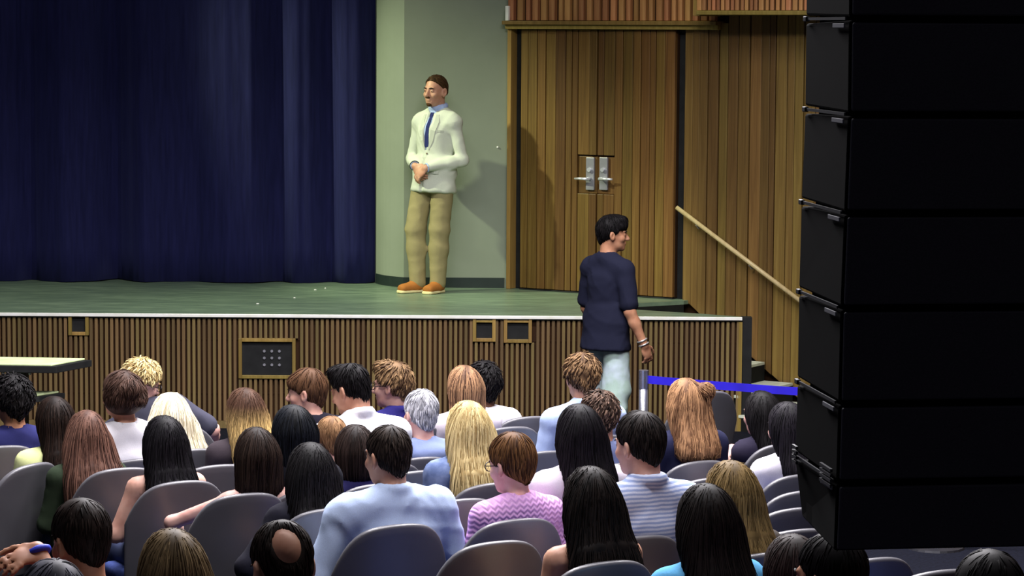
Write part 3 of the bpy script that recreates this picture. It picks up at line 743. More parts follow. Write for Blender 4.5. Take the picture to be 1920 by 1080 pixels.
def figure(root, J, spec):
    """build body, hair, clothes of one person under root from joints J (root coordinates)"""
    s, sh = J['s'], J['sh']; Rh, Rt = J['Rh'], J['Rt']; hc = J['hc']; fem = spec.get('fem', 0); fat = spec.get('fat', 1.0)
    H = lambda p: hc + Rh @ (V3(*p) * sh); T = lambda p: J['hip'] + Rt @ (V3(*p) * s)
    pts = [hc, J['hip']] + [J[k] for k in J if k[:2] in ('el', 'wr', 'kn', 'an', 'to', 'sh_')[:5] and not np.isscalar(J[k])]
    P = np.array([p for p in pts if np.shape(p) == (3,)]); lo = P.min(0) - .21; hi = P.max(0) + .21
    hv = spec.get('h', .020); hf = spec.get('hf', .0105)
    fine = [(hc - .135 * sh, hc + .135 * sh)] + [(a - .1, a + .1) for a in [J['wr' + k] + J['hd' + k] * .07 for k in spec.get('finehands', '')]]
    def torso(F, o, k=.05, legs=True, cutz=None):
        sw = J['sw']
        F.add(ell(T((0, .0, .02)), V3((.165 + .01 * fem) * fat, .115 * fat, .115) * s + o, Rt), k)
        F.add(tap(T((0, 0, .0)), T((0, .005, .36)), ((.145 - .012 * fem) * fat * s + o, .105 * fat * s + o), (.160 * fat * s * sw / .185 + o, .105 * fat * s + o), Rt[:, 0], .05), k)
        F.add(ell(T((0, .0, .30)), V3((.160 - .01 * fem) * fat * sw / .185, .108 * fat, .17) * s + o, Rt), k)
        for e in 'LR':
            sg = -1 if e == 'L' else 1
            F.add(cone(T((sg * .05, -.008, .425)), J['sh' + e], .055 * s + o, .054 * s + o), k)
            F.add(cone(T((sg * .03, -.02, .47)), J['sh' + e] + Rt @ V3(-sg * .03, -.01, .01) * s, .042 * s + o, .040 * s + o), k)
    def arm(F, e, o, k=.025, upto=1.0, r=(.050, .040, .037, .027)):
        r = [x * s * spec.get('armw', 1) for x in r]; S_, E_, W_ = J['sh' + e], J['el' + e], J['wr' + e]
        if upto <= .5:
            F.add(cone(S_, S_ + (E_ - S_) * upto * 2, r[0] + o, r[0] + (r[1] - r[0]) * upto * 2 + o * 1.25), k)
        else:
            F.add(cone(S_, E_, r[0] + o, r[1] + o), k); F.add(cone(E_, E_ + (W_ - E_) * .35, r[1] + o, r[2] * 1.04 + o), k); u = (upto - .5) * 2
            F.add(cone(E_ + (W_ - E_) * .3, E_ + (W_ - E_) * u, r[2] * 1.04 + o, r[3] + o), k)
    def legs(F, o, k=.03, r=(.082, .058, .055, .036)):
        r = [x * s * fat for x in (spec['leg_r'] if (spec.get('leg_r') and o > 0) else r)]
        for e in 'LR':
            F.add(cone(J['hp' + e], J['kn' + e], r[0] + o, r[1] + o), k if o <= 0 else .02)
            m = J['kn' + e] * .62 + J['an' + e] * .38; F.add(cone(J['kn' + e], m, r[1] + o, r[2] + o), k); F.add(cone(m, J['an' + e], r[2] + o, r[3] + o), k)
    # body
    F = Field(lo, hi, hv, fine, hf)
    torso(F, -.006); add_head(F, H, Rh, sh)
    F.add(cone(J['nb'] - Rt @ V3(0, 0, .03), H((0, -.028, -.07)), (.056 - .008 * fem) * s, (.054 - .008 * fem) * s), .03)
    for e in 'LR':
        arm(F, e, 0); add_hand(F, J['wr' + e], J['hd' + e], J['hn' + e], J.get('ht' + e, 1), s * (1 - .06 * fem), J.get('cu' + e, 25))
    legs(F, -.006)
    for e in 'LR': F.add(cone(J['an' + e] * .9 + J['to' + e] * .1, J['to' + e] - V3(0, 0, .004), .030 * s, .022 * s), .02)
    body = field_obj('body', F, skin_mat(spec.get('skin', 0)), root)
    put(link('eyes', eyes_mesh(), None, root), Rh, hc, sh)
    # hair
    if spec.get('hair'):
        hs_ = dict(spec['hair']); g = Rh.T @ V3(0, 0, -1); g = g + V3(0, hs_.get('gy', 0), 0); g /= np.linalg.norm(g)
        v, q, at_ = make_hair(hs_, g, sh); v = hc + (v * sh) @ Rh.T
        link('hair', np_mesh('hair', v, q, True, at_), hair_mat(*hs_['col']), root)
        bc = hs_['col'][0]; put(brow_mesh().obj('eyebrows', plain('brow_%d_%d_%d' % bc, bc, .7), root, True), Rh, hc, sh)
    if spec.get('glasses'): put(glasses_mesh().obj('glasses', plain('glasses_frame', (24, 22, 30), .3), root, True), Rh, hc, sh)
    # top
    tp = spec['top']; o = tp.get('o', .013)
    if not spec.get('no_top'):
        F = Field(lo, hi, tp.get('h', .0165)); torso(F, o)
        if tp.get('skirt'): F.add(tap(T((0, 0, .14)), T((0, 0, tp['skirt'] - .02)), (.150 * fat * s + o, .108 * s * fat + o), (.158 * fat * s + o + tp.get('skw', 0), .118 * s * fat + o + tp.get('skw', 0)), Rt[:, 0], .03), .04)
        sl = tp.get('sleeve', 1.0)
        if sl:
            for e in 'LR': arm(F, e, o * .9 + tp.get('loose', .0), upto=sl)
        if tp.get('wr', .003): F.wrinkle(tp.get('wr', .0032), tp.get('wf', 58.), spec.get('ws', 1))
        if tp.get('tank'):
            F.cut((lambda f: (lambda x, y, z: f(x, y, z), None, None))(half(Rt[:, 2], Rt[:, 2] @ T((0, 0, tp['tank'])))[0]), .01)
            for sg in (-1, 1): 
                F.add(cone(T((sg * .115, -.108, tp['tank'] - .03)), T((sg * .115, -.070, .43)), .008, .008), .01); F.add(cone(T((sg * .115, -.070, .43)), T((sg * .115, .0, .474)), .008, .008), .01); F.add(cone(T((sg * .115, .0, .474)), T((sg * .095, .10, .37)), .008, .008), .01)
        else:
            nb = J['nb']; nd = H((0, -.03, -.05)) - nb; nd /= np.linalg.norm(nd)
            F.cut(cone(nb + nd * .016 * s + Rt[:, 1] * (.006 + tp.get('scoop', .0)), nb + nd * .16, .050 * s, .056 * s), .012)
            if tp.get('collar'):
                for a in np.linspace(0, 2 * math.pi, 15)[:-1]:
                    p = nb + nd * (.022 * s) + Rt @ V3(.058 * math.cos(a), .060 * math.sin(a) - .004, -.012 * math.sin(a)) * s; F.add(ell(p, V3(.02, .02, .024) * s, Rt), .012)
            if tp.get('hood'):
                F.add(ell(T((0, -.10, .44)), V3(.115, .055, .06) * s, Rt), .03)
        F.cut(half(-Rt[:, 2], -(Rt[:, 2] @ T((0, 0, tp.get('hem', -.06))))), .01)
        field_obj(tp.get('name', 'shirt'), F, cloth_mat(tp['col'], tp.get('pat'), tp.get('col2')), root)
    # legs
    lg = spec.get('legs', (58, 66, 96))
    F = Field(lo, hi, .028 if not spec.get('h2') else spec['h2'])
    F.add(ell(T((0, .0, -.02 if spec.get('waist') else 0)), V3((.168 + .01 * fem) * fat, .122 * fat, .10) * s, Rt), .04); legs(F, .014 + spec.get('baggy', 0))
    if spec.get('wr_legs'): F.wrinkle(spec['wr_legs'], spec.get('wfl', 30.), 4)
    F.cut(half(Rt[:, 2], Rt[:, 2] @ T((0, 0, spec.get('waist', .07)))), .01)
    field_obj('trousers', F, cloth_mat(lg, spec.get('lpat'), spec.get('lc2')), root)
    # shoes
    for e in 'LR':
        a, t = J['an' + e], J['to' + e]; dr = t - a; dr[2] = 0; dr /= np.linalg.norm(dr); zs = J['sole']
        nx = np.cross(dr, V3(0, 0, 1)); Rs = np.stack([nx, dr, V3(0, 0, 1)], 1); c = V3(a[0], a[1], zs) + dr * .055 * s
        lo2 = c - .19; hi2 = c + .19; hi2[2] = zs + .17; lo2[2] = zs - .03
        F = Field(lo2, hi2, .012 if spec.get('h2') else .026); F.add(tap(c - dr * .108 * s + V3(0, 0, .052), c + dr * .118 * s + V3(0, 0, .036), (.044 * s, .056 * s), (.047 * s, .034 * s), nx, .03), .02)
        F.add(cone(V3(*a[:2], zs + .06) + dr * .02, V3(*a[:2], zs + .105), .050 * s, .046 * s), .03); F.cut(half((0, 0, -1), -(zs + .018)), .004)
        sho = field_obj('shoe', F, cloth_mat(spec.get('shoe', (40, 38, 42))), root)
        F = Field(lo2, hi2, .011 if spec.get('h2') else .02); F.add(tap(c - dr * .115 * s + V3(0, 0, .012), c + dr * .128 * s + V3(0, 0, .012), (.046 * s, .03 * s), (.048 * s, .03 * s), nx, .03), .02)
        F.cut(half((0, 0, 1), zs + .026), .004); F.cut(half((0, 0, -1), -(zs + .001)), .004)
        field_obj('shoe_sole', F, cloth_mat(spec.get('sole', (90, 88, 86))), sho)
    return dict(H=H, T=T, torso=torso, arm=arm, legs=legs, lo=lo, hi=hi, body=body)
# ------------------------------------------------------------------ auditorium seats
CYAW = 28.0
def shell_mesh(thick, inset, z0, name, bulge=0.0, rimless=False):
    nu, nv = 22, 12; W = .248 - inset; vs = []; fs = []
    for j in range(nv + 1):
        v = j / nv
        for i in range(nu + 1):
            u = -1 + 2 * i / nu; uu = math.copysign(abs(u) ** .82, u)
            zt = .885 - inset - .045 * uu * uu - .15 * abs(uu) ** 5
            z = z0 + (zt - z0) * (v ** .85); x = uu * W * (.90 + .10 * min(1, (z - .3) / .4))
            y = -.165 - .21 * (z - .42) + .055 * uu * uu + bulge * (1 - uu ** 4) * math.sin(math.pi * min(1, max(0, v))) ** .6
            vs.append((x, y, z))
    for j in range(nv):
        for i in range(nu): a = j * (nu + 1) + i; fs.append((a, a + 1, a + nu + 2, a + nu + 1))
    me = bpy.data.meshes.new(name); me.from_pydata(vs, [], fs); o = bpy.data.objects.new(name, me); COL.objects.link(o)
    m = o.modifiers.new('s', 'SOLIDIFY'); m.thickness = thick; m.offset = 0; m.use_even_offset = True
    b = o.modifiers.new('b', 'BEVEL'); b.width = thick * .46; b.segments = 3; b.limit_method = 'ANGLE'; b.angle_limit = R_(50)
    dg = bpy.context.evaluated_depsgraph_get(); r = bpy.data.meshes.new_from_object(o.evaluated_get(dg)); bpy.data.objects.remove(o)
    r.polygons.foreach_set('use_smooth', [True] * len(r.polygons)); r.name = name; return r
SH_ME = shell_mesh(.028, 0, .33, 'back_shell'); PAD_ME = shell_mesh(.03, .035, .44, 'back_pad', .028)
SH_ME.materials.append(M_SHELL); PAD_ME.materials.append(M_PAD)
SEAT_ME = MB().box((0, .04, .415), (.215, .20, .035)).mesh('seat_pad', True, .025); SEAT_ME.materials.append(M_PAD)
PAN_ME = MB().box((0, .035, .37), (.20, .18, .012)).mesh('seat_pan', False, .006); PAN_ME.materials.append(M_SHELL)
LEG_ME = MB().box((0, -.05, .18), (.02, .035, .18)).box((0, -.03, .012), (.03, .14, .012)).mesh('leg', False, .004); LEG_ME.materials.append(M_LEG)
NCH = 0
def chair_root(x, y, yaw=CYAW):
    """seat whose top centre shows at pixel x,y: solve depth on the sloping floor"""
    D = 5000 * (CH - .885 - .066 * 13.3) / (y - 67 - 330)
    if y < 410 or D > 13.3: D = 5000 * (CH - .885) / (y - 67)
    p = at(x, y, D); c, s_ = math.cos(R_(yaw)), math.sin(R_(yaw)); oy = -.262
    return Vector((p.x - (-s_ * oy), D - c * oy, 0)), D
def chair_at(pos, label, yaw=CYAW):
    e = empty('auditorium_seat', (pos.x, pos.y, zf(pos.y)), R_(yaw))
    tag(e, label, 'seat', 'grey moulded auditorium seats')
    for nm, me in (('back_shell', SH_ME), ('back_pad', PAD_ME), ('seat_pad', SEAT_ME), ('seat_pan', PAN_ME)): link(nm, me, None, e)
    for sx in (-1, 1): link('leg', LEG_ME, None, e, (sx * .19, 0, 0))
    return e

# ------------------------------------------------------------------ seated people
def seated(label, x, y, hs=1.22, chair=None, clabel=None, yaw=CYAW, head=(0, 6, 0), lean=-7, side=0, D=None, dD=0, px=None, arms=None, cyaw=None, **spec):
    fem = spec.get('fem', 0); sh = spec.get('sh', .99 - .03 * fem); ht = spec.get('hair', {}).get('t', .012)
    if chair:
        pos, Dc = chair_root(chair[0], chair[1], CYAW if cyaw is None else cyaw); D = pos.y - .01 + dD
        hs = CH - (y - 67) / 5000 * D - zf(D)
        hs = min(max(hs, 1.08), 1.42)
    elif D is None:
        D = 5000 * (CH - hs - .066 * 13.3) / (y - 397)
        if D > 13.3 or y < 410: D = 5000 * (CH - hs) / (y - 67)
    Rt = npm(Matrix.Rotation(R_(-lean), 3, 'X') @ Matrix.Rotation(R_(side), 3, 'Y')); Rh = rotm(*head)
    def joints(s, seat):
        J = dict(s=s, sh=sh, Rt=Rt, Rh=Rh, sw=(.185 - .017 * fem) * spec.get('shw', 1))
        hip = V3(0, -.01, seat + .09 * s); J['hip'] = hip; T = lambda p: hip + Rt @ (V3(*p) * s)
        J['nb'] = T((0, -.012, .488)); piv = J['nb'] + V3(side * .0012, .012 - lean * .0006, .060 * s)
        J['hc'] = piv + Rh @ (V3(0, .022, .088) * sh)
        for e, sg in (('L', -1), ('R', 1)):
            J['sh' + e] = T((sg * J['sw'], -.005, .412)); J['el' + e] = J['sh' + e] + V3(sg * .055, .04, -.265) * s
            J['wr' + e] = V3(sg * .07, .245 * s, seat + .17); J['hd' + e] = V3(-sg * .45, .85, -.15); J['hn' + e] = V3(0, -.1, -1.); J['ht' + e] = sg
            for kk, vv in (arms or {}).items():
                if kk[-1] == e: J[kk] = vv if np.isscalar(vv) else ((J['sh' + e] + V3(*vv) * s) if kk[:2] in ('el', 'wr') else V3(*vv))
            J['hp' + e] = V3(sg * .088 * s, .0, seat + .085 * s); J['kn' + e] = V3(sg * .10, .33, seat + .075); J['an' + e] = V3(sg * .10, .335, .085); J['to' + e] = V3(sg * .11, .47, .035)
        J['sole'] = 0.0; return J
    j1 = joints(1.0, .45); h1 = (j1['hc'] + Rh @ (V3(0, -.012, .112 + ht) * sh))[2] - .45
    s = (hs - .45) / h1; s = min(max(s, .80), 1.08)
    J = joints(s, .45); htop = J['hc'] + Rh @ (V3(0, -.012, .112 + ht) * sh)
    p = at(x, y, D); c, s_ = math.cos(R_(yaw)), math.sin(R_(yaw))
    rx = p.x - (c * htop[0] - s_ * htop[1]); ry = p.y - (s_ * htop[0] + c * htop[1]); rz = zf(ry)
    dz = (p.z - htop[2]) - rz
    J = joints(s, .45 + dz)
    for kk, (ax_, ay_, dd) in (px or {}).items():
        wv = at(ax_, ay_, D + dd) - Vector((rx, ry, rz)); J[kk] = V3(c * wv.x + s_ * wv.y, -s_ * wv.x + c * wv.y, wv.z)
    spec['ws'] = (x * 7 + y) % 13
    root = empty('person', (rx, ry, rz), R_(yaw)); tag(root, label, 'person', 'seated audience')
    r = figure(root, J, spec)
    if spec.get('band'):
        w_ = J['wrL']; dw = J['wrL'] - J['elL']; dw /= np.linalg.norm(dw); a = np.cross(dw, V3(.3, .1, 1)); a /= np.linalg.norm(a); b = np.cross(dw, a)
        MB().tube([w_ - dw * .01 + (a * math.cos(t) + b * math.sin(t)) * .031 for t in np.linspace(0, 2 * math.pi, 17)], .011, 6, False).obj('wristband', plain('blue_band', (40, 60, 190), .5), root, True)
    if chair: chair_at(chair_root(chair[0], chair[1], CYAW if cyaw is None else cyaw)[0], clabel, CYAW if cyaw is None else cyaw)
    elif clabel: chair_at(Vector((rx, ry, 0)), clabel, yaw)
    return root, J, r

BLK = ((9, 8, 9), (28, 25, 27)); DKB = ((18, 12, 10), (44, 31, 25)); BRN = ((54, 36, 26), (104, 74, 52)); AUB = ((62, 42, 36), (122, 88, 74))
BLD = ((150, 124, 76), (232, 212, 156)); PLT = ((186, 170, 132), (250, 244, 222)); GRY = ((104, 104, 110), (226, 226, 232)); OLV = ((78, 62, 36), (138, 114, 72))
SBL = ((80, 52, 36), (186, 142, 102)); LBR = ((104, 76, 52), (168, 130, 94))
def H(st, col, **k): d = dict(st=st, col=col if isinstance(col[0], tuple) and len(col) > 2 else tuple(col)); d.update(k); return d
def Top(col, **k): d = dict(col=col); d.update(k); return d
CH_ = 'grey moulded auditorium seat '
hs_i = [0]
def sd(): hs_i[0] += 1; return hs_i[0]

# --- row right in front of the stage
seated('person with big dark curly hair and navy top at the left edge', 22, 700, 1.24, (6, 846), CH_ + 'of the person with dark curls, cut by the left edge', head=(5, 4, 0),
       hair=H('curly', BLK, t=.036, n=420, r=.006, cr=.008, cf=110, spk=.012, seed=sd()), top=Top((40, 42, 92)), skin=2)
seated('person with brown bun and white top beside the curly blond man', 228, 694, 1.315, None, CH_ + 'of the person with the brown bun', head=(25, -4, -6), fem=1,
       hair=H('updo', ((44, 30, 25), (88, 66, 56)), t=.026, L=.03, W=.06, n=420, ln=.10, r=.005, cr=.007, cf=70, spk=.008, bun=(-.03, -.105, .055, .058), seed=sd()), top=Top((228, 226, 232), sleeve=.4), skin=1)
seated('man with curly blond hair, dark glasses and grey tee leaning right', 278, 672, 1.23, None, CH_ + 'of the curly blond man', yaw=8, head=(-64, 20, 6), side=-24, lean=2, finehands='',
       hair=H('curly', BLD, t=.026, n=460, r=.0055, cr=.008, cf=120, spk=.01, seed=sd(), fade=0), top=Top((66, 66, 80), sleeve=.42, loose=.008), skin=3, glasses=1, hf=.0085,
       px=dict(elR=(398, 806, .05), wrR=(400, 838, .3)))
seated('boy with brown bowl cut and dark top facing left', 574, 690, 1.19, None, CH_ + 'of the boy with the bowl cut', yaw=40, head=(38, 6, 0),
       hair=H('short', BRN, t=.022, fringe=1, n=420, ln=.075, r=.0042, off=.003, hl=.088, seed=sd()), top=Top((30, 28, 40)), skin=0, hf=.007)
seated('man with short black hair and white shirt looking down left', 646, 683, 1.345, None, CH_ + 'of the man in the white shirt', yaw=32, head=(26, 20, 0), lean=8,
       hair=H('short', BLK, t=.017, quiff=1, n=460, ln=.05, spk=.012, r=.0042, seed=sd()), top=Top((238, 238, 244), collar=1, fat=1), skin=1, hf=.007, shw=1.08)
seated('young man with wavy brown hair, glasses and navy shirt facing left', 736, 677, 1.225, None, CH_ + 'of the young man with wavy hair and glasses', yaw=36, head=(34, 4, 0),
       hair=H('curly', (BRN[0], (146, 116, 82)), t=.022, quiff=1, n=440, r=.0052, cr=.007, cf=80, spk=.01, seed=sd()), top=Top((44, 40, 110), collar=1), skin=0, glasses=1, hf=.007)
seated('woman with straight chestnut bob in front of the black haired person', 868, 684, 1.26, (958, 804), CH_ + 'of the woman with the chestnut bob', head=(8, 6, 0), fem=1,
       hair=H('bob', (AUB[0], (190, 146, 108)), t=.016, L=.19, W=.098, tw=1.0, n=420, seed=sd()), top=Top((222, 212, 220)), skin=0)
seated('person with black curly hair and white shirt behind the chestnut bob', 906, 676, 1.26, (995, 784), CH_ + 'of the black haired person in white', head=(0, 4, 0),
       hair=H('curly', BLK, t=.028, n=420, r=.006, cr=.007, cf=110, spk=.01, seed=sd()), top=Top((236, 234, 242), sleeve=.5), skin=4, shw=1.02)
seated('man with tousled light brown hair near the chrome post', 1090, 660, 1.30, None, CH_ + 'of the man with tousled hair', head=(-10, 8, 0),
       hair=H('curly', (BRN[0], (150, 118, 84)), t=.024, n=460, r=.0055, cr=.007, cf=80, spk=.012, seed=sd()), top=Top((176, 194, 232), collar=1), skin=1)
# --- second line
seated('woman with long dark hair and pale yellow top at the left', 97, 742, 1.22, (66, 876), CH_ + 'of the woman in pale yellow', head=(4, 8, -4), fem=1, cyaw=58, dD=.25,
       hair=H('long', DKB, t=.014, L=.38, W=.085, tw=1.15, n=360, seed=sd()), top=Top((226, 232, 164), sleeve=.35, loose=.012), skin=1)
seated('platinum blonde woman with long loose hair and white top', 320, 735, 1.22, (362, 850), CH_ + 'of the platinum blonde woman', head=(-4, 10, 4), fem=1,
       hair=H('long', PLT, t=.024, L=.33, W=.128, tw=1.22, n=460, cr=.003, cf=30, seed=sd()), top=Top((226, 224, 232)), skin=3)
seated('woman with brown hair fading to blond waves', 456, 726, 1.22, None, CH_ + 'of the woman with blond waves', head=(6, 8, 0), fem=1,
       hair=H('long', (BRN[0], (92, 66, 52), (230, 194, 126), .14), t=.016, L=.30, W=.10, tw=1.15, n=440, cr=.006, cf=70, seed=sd()), top=Top((60, 52, 58)), skin=0)
seated('person with smooth jet black hair and black top beside the blond waves', 547, 758, 1.245, None, CH_ + 'of the person with jet black hair', head=(6, 6, 0), fem=1,
       hair=H('bob', ((7, 8, 10), (22, 25, 32)), t=.018, L=.20, W=.10, n=380, seed=sd()), top=Top((22, 22, 30)), skin=1)
seated('child with short light brown hair between dark heads', 621, 780, 1.12, None, CH_ + 'of the child with light brown hair', head=(0, 2, 0), sh=.90,
       hair=H('short', LBR, t=.012, n=420, ln=.05, r=.004, seed=sd()), top=Top((88, 78, 92)), skin=0)
seated('grey haired man in blue grey hooded sweatshirt', 789, 730, 1.22, (792, 858), CH_ + 'of the grey haired man', head=(4, 4, 0), shw=1.02,
       hair=H('short', GRY, t=.014, n=460, ln=.04, spk=.006, r=.0045, seed=sd()), top=Top((128, 142, 184), hood=1, wr=.005), skin=3, fat=1.05)
seated('woman with long golden blonde hair and denim jacket', 876, 750, 1.24, (930, 905), CH_ + 'of the blonde woman in denim', head=(0, 5, 0), fem=1,
       hair=H('long', (BLD[0], BLD[1]), t=.020, L=.44, W=.112, tw=1.2, n=520, seed=sd()), top=Top((92, 108, 148), pat='denim', col2=(146, 162, 198), o=.02, wr=.004, name='jacket'), skin=0)
seated('person with dark brown curls in front of the tousled man', 1122, 730, 1.22, None, CH_ + 'of the person with dark brown curls', head=(-8, 12, 0),
       hair=H('curly', (DKB[0], (120, 96, 82)), t=.022, n=440, r=.005, cr=.007, cf=110, spk=.01, seed=sd()), top=Top((120, 130, 170)), skin=1)
seated('woman with strawberry blond hair half up in a knot', 1284, 708, 1.26, (1318, 861), CH_ + 'of the strawberry blond woman', head=(-2, 8, 0), fem=1,
       hair=H('long', SBL, t=.02, L=.30, W=.108, tw=1.0, n=500, cr=.006, cf=50, bun=(.062, -.105, .062, .050), seed=sd()), top=Top((36, 38, 66)), skin=0)
seated('woman with black hair and one raised pale hand near the speaker stack', 1426, 732, 1.13, None, CH_ + 'of the black haired woman with raised hand', head=(10, 6, 0), fem=1,
       hair=H('long', BLK, t=.016, L=.26, W=.09, n=380, cr=.004, cf=40, seed=sd()), top=Top((38, 34, 52), sleeve=.75), skin=3, finehands='L',
       px=dict(elL=(1402, 850, .02), wrL=(1372, 840, .0)), arms=dict(hdL=(-.6, -.3, -.55), hnL=(0, .2, -1)))
seated('woman with sleek black hair and white top against the speaker stack', 1474, 752, 1.22, (1506, 885), CH_ + 'of the black haired woman in white', head=(4, 6, 0), fem=1,
       hair=H('long', ((10, 9, 11), (36, 32, 39)), t=.016, L=.27, W=.09, n=380, seed=sd()), top=Top((226, 222, 234)), skin=3)
# --- third line
seated('woman with auburn hair and dark green sweater', 163, 768, 1.2, (232, 881), CH_ + 'of the woman in the green sweater', head=(-8, 10, 4), fem=1,
       hair=H('long', (AUB[0], AUB[1]), t=.016, L=.37, W=.112, tw=1.25, n=420, sx=.03, seed=sd()), top=Top((48, 60, 44), wr=.004), skin=3)
seated('woman with long straight black hair and bare shoulders', 306, 778, 1.2, (344, 905), CH_ + 'of the woman with bare shoulders and black hair', head=(0, 6, 0), fem=1,
       hair=H('long', ((8, 7, 9), (26, 23, 28)), t=.016, L=.42, W=.098, tw=1.28, n=480, seed=sd()), top=Top((58, 50, 78), tank=.36, sleeve=0, o=.011), skin=0, h=.017,
       arms=dict(elL=(-.11, .02, -.25)))
seated('woman with dark brown hair and bare arm out to the left', 478, 800, 1.2, (462, 928), CH_ + 'of the woman with her bare arm out', head=(2, 6, 0), fem=1,
       hair=H('long', (DKB[0], (50, 38, 32)), t=.016, L=.205, W=.10, tw=1.04, n=420, seed=sd()), top=Top((40, 34, 40), tank=.38, sleeve=0), skin=3, h=.017, armw=.9, finehands='L',
       px=dict(elL=(322, 980, -.06), wrL=(345, 1010, .18)), arms=dict(hdL=(-.1, 1, -.1)))
seated('woman with long black hair and black jacket below the jet black head', 582, 828, 1.2, (622, 955), CH_ + 'of the woman in the black jacket', head=(0, 8, 4), fem=1,
       hair=H('long', BLK, t=.018, L=.38, W=.108, tw=1.22, n=460, seed=sd()), top=Top((26, 25, 36), o=.02), skin=1, arms=dict(elL=(-.19, -.02, -.22)))
seated('person with short dark hair and navy top beside the blue shirt', 664, 795, 1.18, (712, 908), CH_ + 'of the person in navy beside the blue shirt', head=(0, 6, 0),
       hair=H('bob', (DKB[0], (48, 36, 32)), t=.014, L=.14, W=.088, n=360, seed=sd()), top=Top((40, 38, 84)), skin=1)
seated('broad shouldered man with dark hair and pale blue shirt', 726, 797, 1.28, (748, 985), CH_ + 'of the man in the pale blue shirt', head=(14, 6, 0), shw=1.16, fat=1.1, hf=.0085, h=.017,
       hair=H('short', (DKB[0], (62, 52, 46)), t=.014, n=520, ln=.045, spk=.007, r=.0038, seed=sd()), top=Top((190, 208, 240), collar=1, o=.022, wr=.0075, wf=52, loose=.008, h=.012), skin=1,
       arms=dict(elL=(-.12, .02, -.26), elR=(.10, .03, -.26)))
seated('woman with short brown hair, glasses and pink knitted cardigan', 955, 810, 1.24, (974, 973), CH_ + 'of the woman in the pink cardigan', head=(18, 10, 0), fem=1, hf=.0085, h=.017,
       hair=H('short', ((50, 30, 20), (122, 86, 52)), t=.026, n=560, ln=.085, r=.0042, off=.003, seed=sd()), top=Top((222, 172, 220), pat='chevron', col2=(196, 146, 202), h=.012, wr=.002), skin=3, glasses=1)
seated('tall woman with very dark straight hair and pale sleeve', 1084, 756, 1.30, None, CH_ + 'of the tall dark haired woman', head=(0, 4, 0), fem=1,
       hair=H('long', ((8, 7, 9), (26, 22, 27)), t=.018, L=.34, W=.108, tw=1.0, n=420, seed=sd()), top=Top((214, 206, 216), sleeve=.45, loose=.01), skin=1)
seated('man with short dark hair and blue white striped shirt', 1198, 770, 1.3, (1204, 1004), CH_ + 'of the man in the striped shirt', head=(16, 6, 0), hf=.0085, h=.017,
       hair=H('short', (BLK[0], (50, 44, 42)), t=.022, n=560, ln=.055, r=.004, spk=.004, seed=sd()), top=Top((208, 216, 240), pat='stripes', col2=(146, 162, 204), collar=1, h=.012, sleeve=.5), skin=0)
# --- nearer line
seated('woman with long dark brown hair and thin strap on bare shoulder', 1106, 873, 1.22, (1142, 1053), CH_ + 'of the woman with the thin strap', head=(0, 5, 0), fem=1, h=.017,
       hair=H('long', ((10, 8, 8), (34, 27, 24)), t=.018, L=.48, W=.108, tw=1.32, n=560, cr=.002, cf=20, seed=sd()), top=Top((214, 200, 168), tank=.30, sleeve=0), skin=1)
seated('woman with long olive blond hair behind the light blue tee', 1368, 862, 1.22, (1430, 1036), CH_ + 'of the woman with olive blond hair', head=(0, 6, 0), fem=1,
       hair=H('long', OLV, t=.018, L=.46, W=.105, tw=1.25, n=500, px=.0, seed=sd()), top=Top((70, 64, 60)), skin=0)
rt, J_, r_ = seated('woman with dark straight hair and light blue tee', 1320, 905, 1.22, None, CH_ + 'of the woman in the light blue tee', head=(0, 6, 0), fem=1, h=.017,
       hair=H('long', ((10, 8, 8), (30, 24, 22)), t=.018, L=.31, W=.108, tw=1.06, n=500, seed=sd()), top=Top((96, 172, 220), sleeve=.45, h=.012), skin=1)
seated('boy with short dark hair pointing with a blue wristband', 146, 934, 1.24, None, CH_ + 'of the boy with the blue wristband', head=(14, 10, 0), hf=.0085, finehands='L',
       hair=H('short', (DKB[0], (50, 40, 36)), t=.018, n=520, ln=.05, r=.004, seed=sd()), top=Top((150, 40, 44), sleeve=.45), skin=2,
       band=1, px=dict(elL=(104, 1115, .05), wrL=(70, 1030, .12)), arms=dict(hdL=(-.85, -.3, -.25), hnL=(0, .6, -1), cuL=14))
seated('person with straight olive brown hair at the bottom left', 320, 990, 1.22, None, CH_ + 'of the person with olive brown hair', head=(2, 4, 0), fem=1,
       hair=H('long', ((62, 50, 34), (132, 112, 80)), t=.016, L=.26, W=.098, n=520, seed=sd()), top=Top((180, 176, 178)), skin=0)
seated('balding man with dark hair round a bare crown', 517, 977, 1.27, None, CH_ + 'of the balding man', head=(6, 20, 0), hf=.0085,
       hair=H('bald', (DKB[0], (52, 42, 38)), t=.012, n=600, ln=.045, r=.0036, py=-.02, seed=sd()), top=Top((50, 56, 84), collar=1), skin=1)
seated('person with dark greying hair cut by the bottom edge', 98, 1048, 1.24, None, CH_ + 'of the greying person', head=(0, 4, 0),
       hair=H('short', ((36, 36, 44), (100, 100, 112)), t=.02, n=460, ln=.06, r=.0042, seed=sd()), top=Top((60, 60, 74)), skin=1)
seated('person with dark hair and lavender shirt left of the magenta shirt', 1484, 1000, 1.12, None, CH_ + 'of the person in lavender', head=(0, 6, 0), fem=1,
       hair=H('long', (DKB[0], (58, 46, 44)), t=.016, L=.22, W=.092, n=360, seed=sd()), top=Top((156, 160, 206), sleeve=.45), skin=1)
seated('person with black hair and magenta shirt under the speaker stack', 1556, 998, 1.22, None, CH_ + 'of the person in magenta', head=(20, 6, 0), hf=.0085,
       hair=H('short', BLK, t=.018, n=420, ln=.05, r=.004, seed=sd()), top=Top((150, 40, 128)), skin=2)
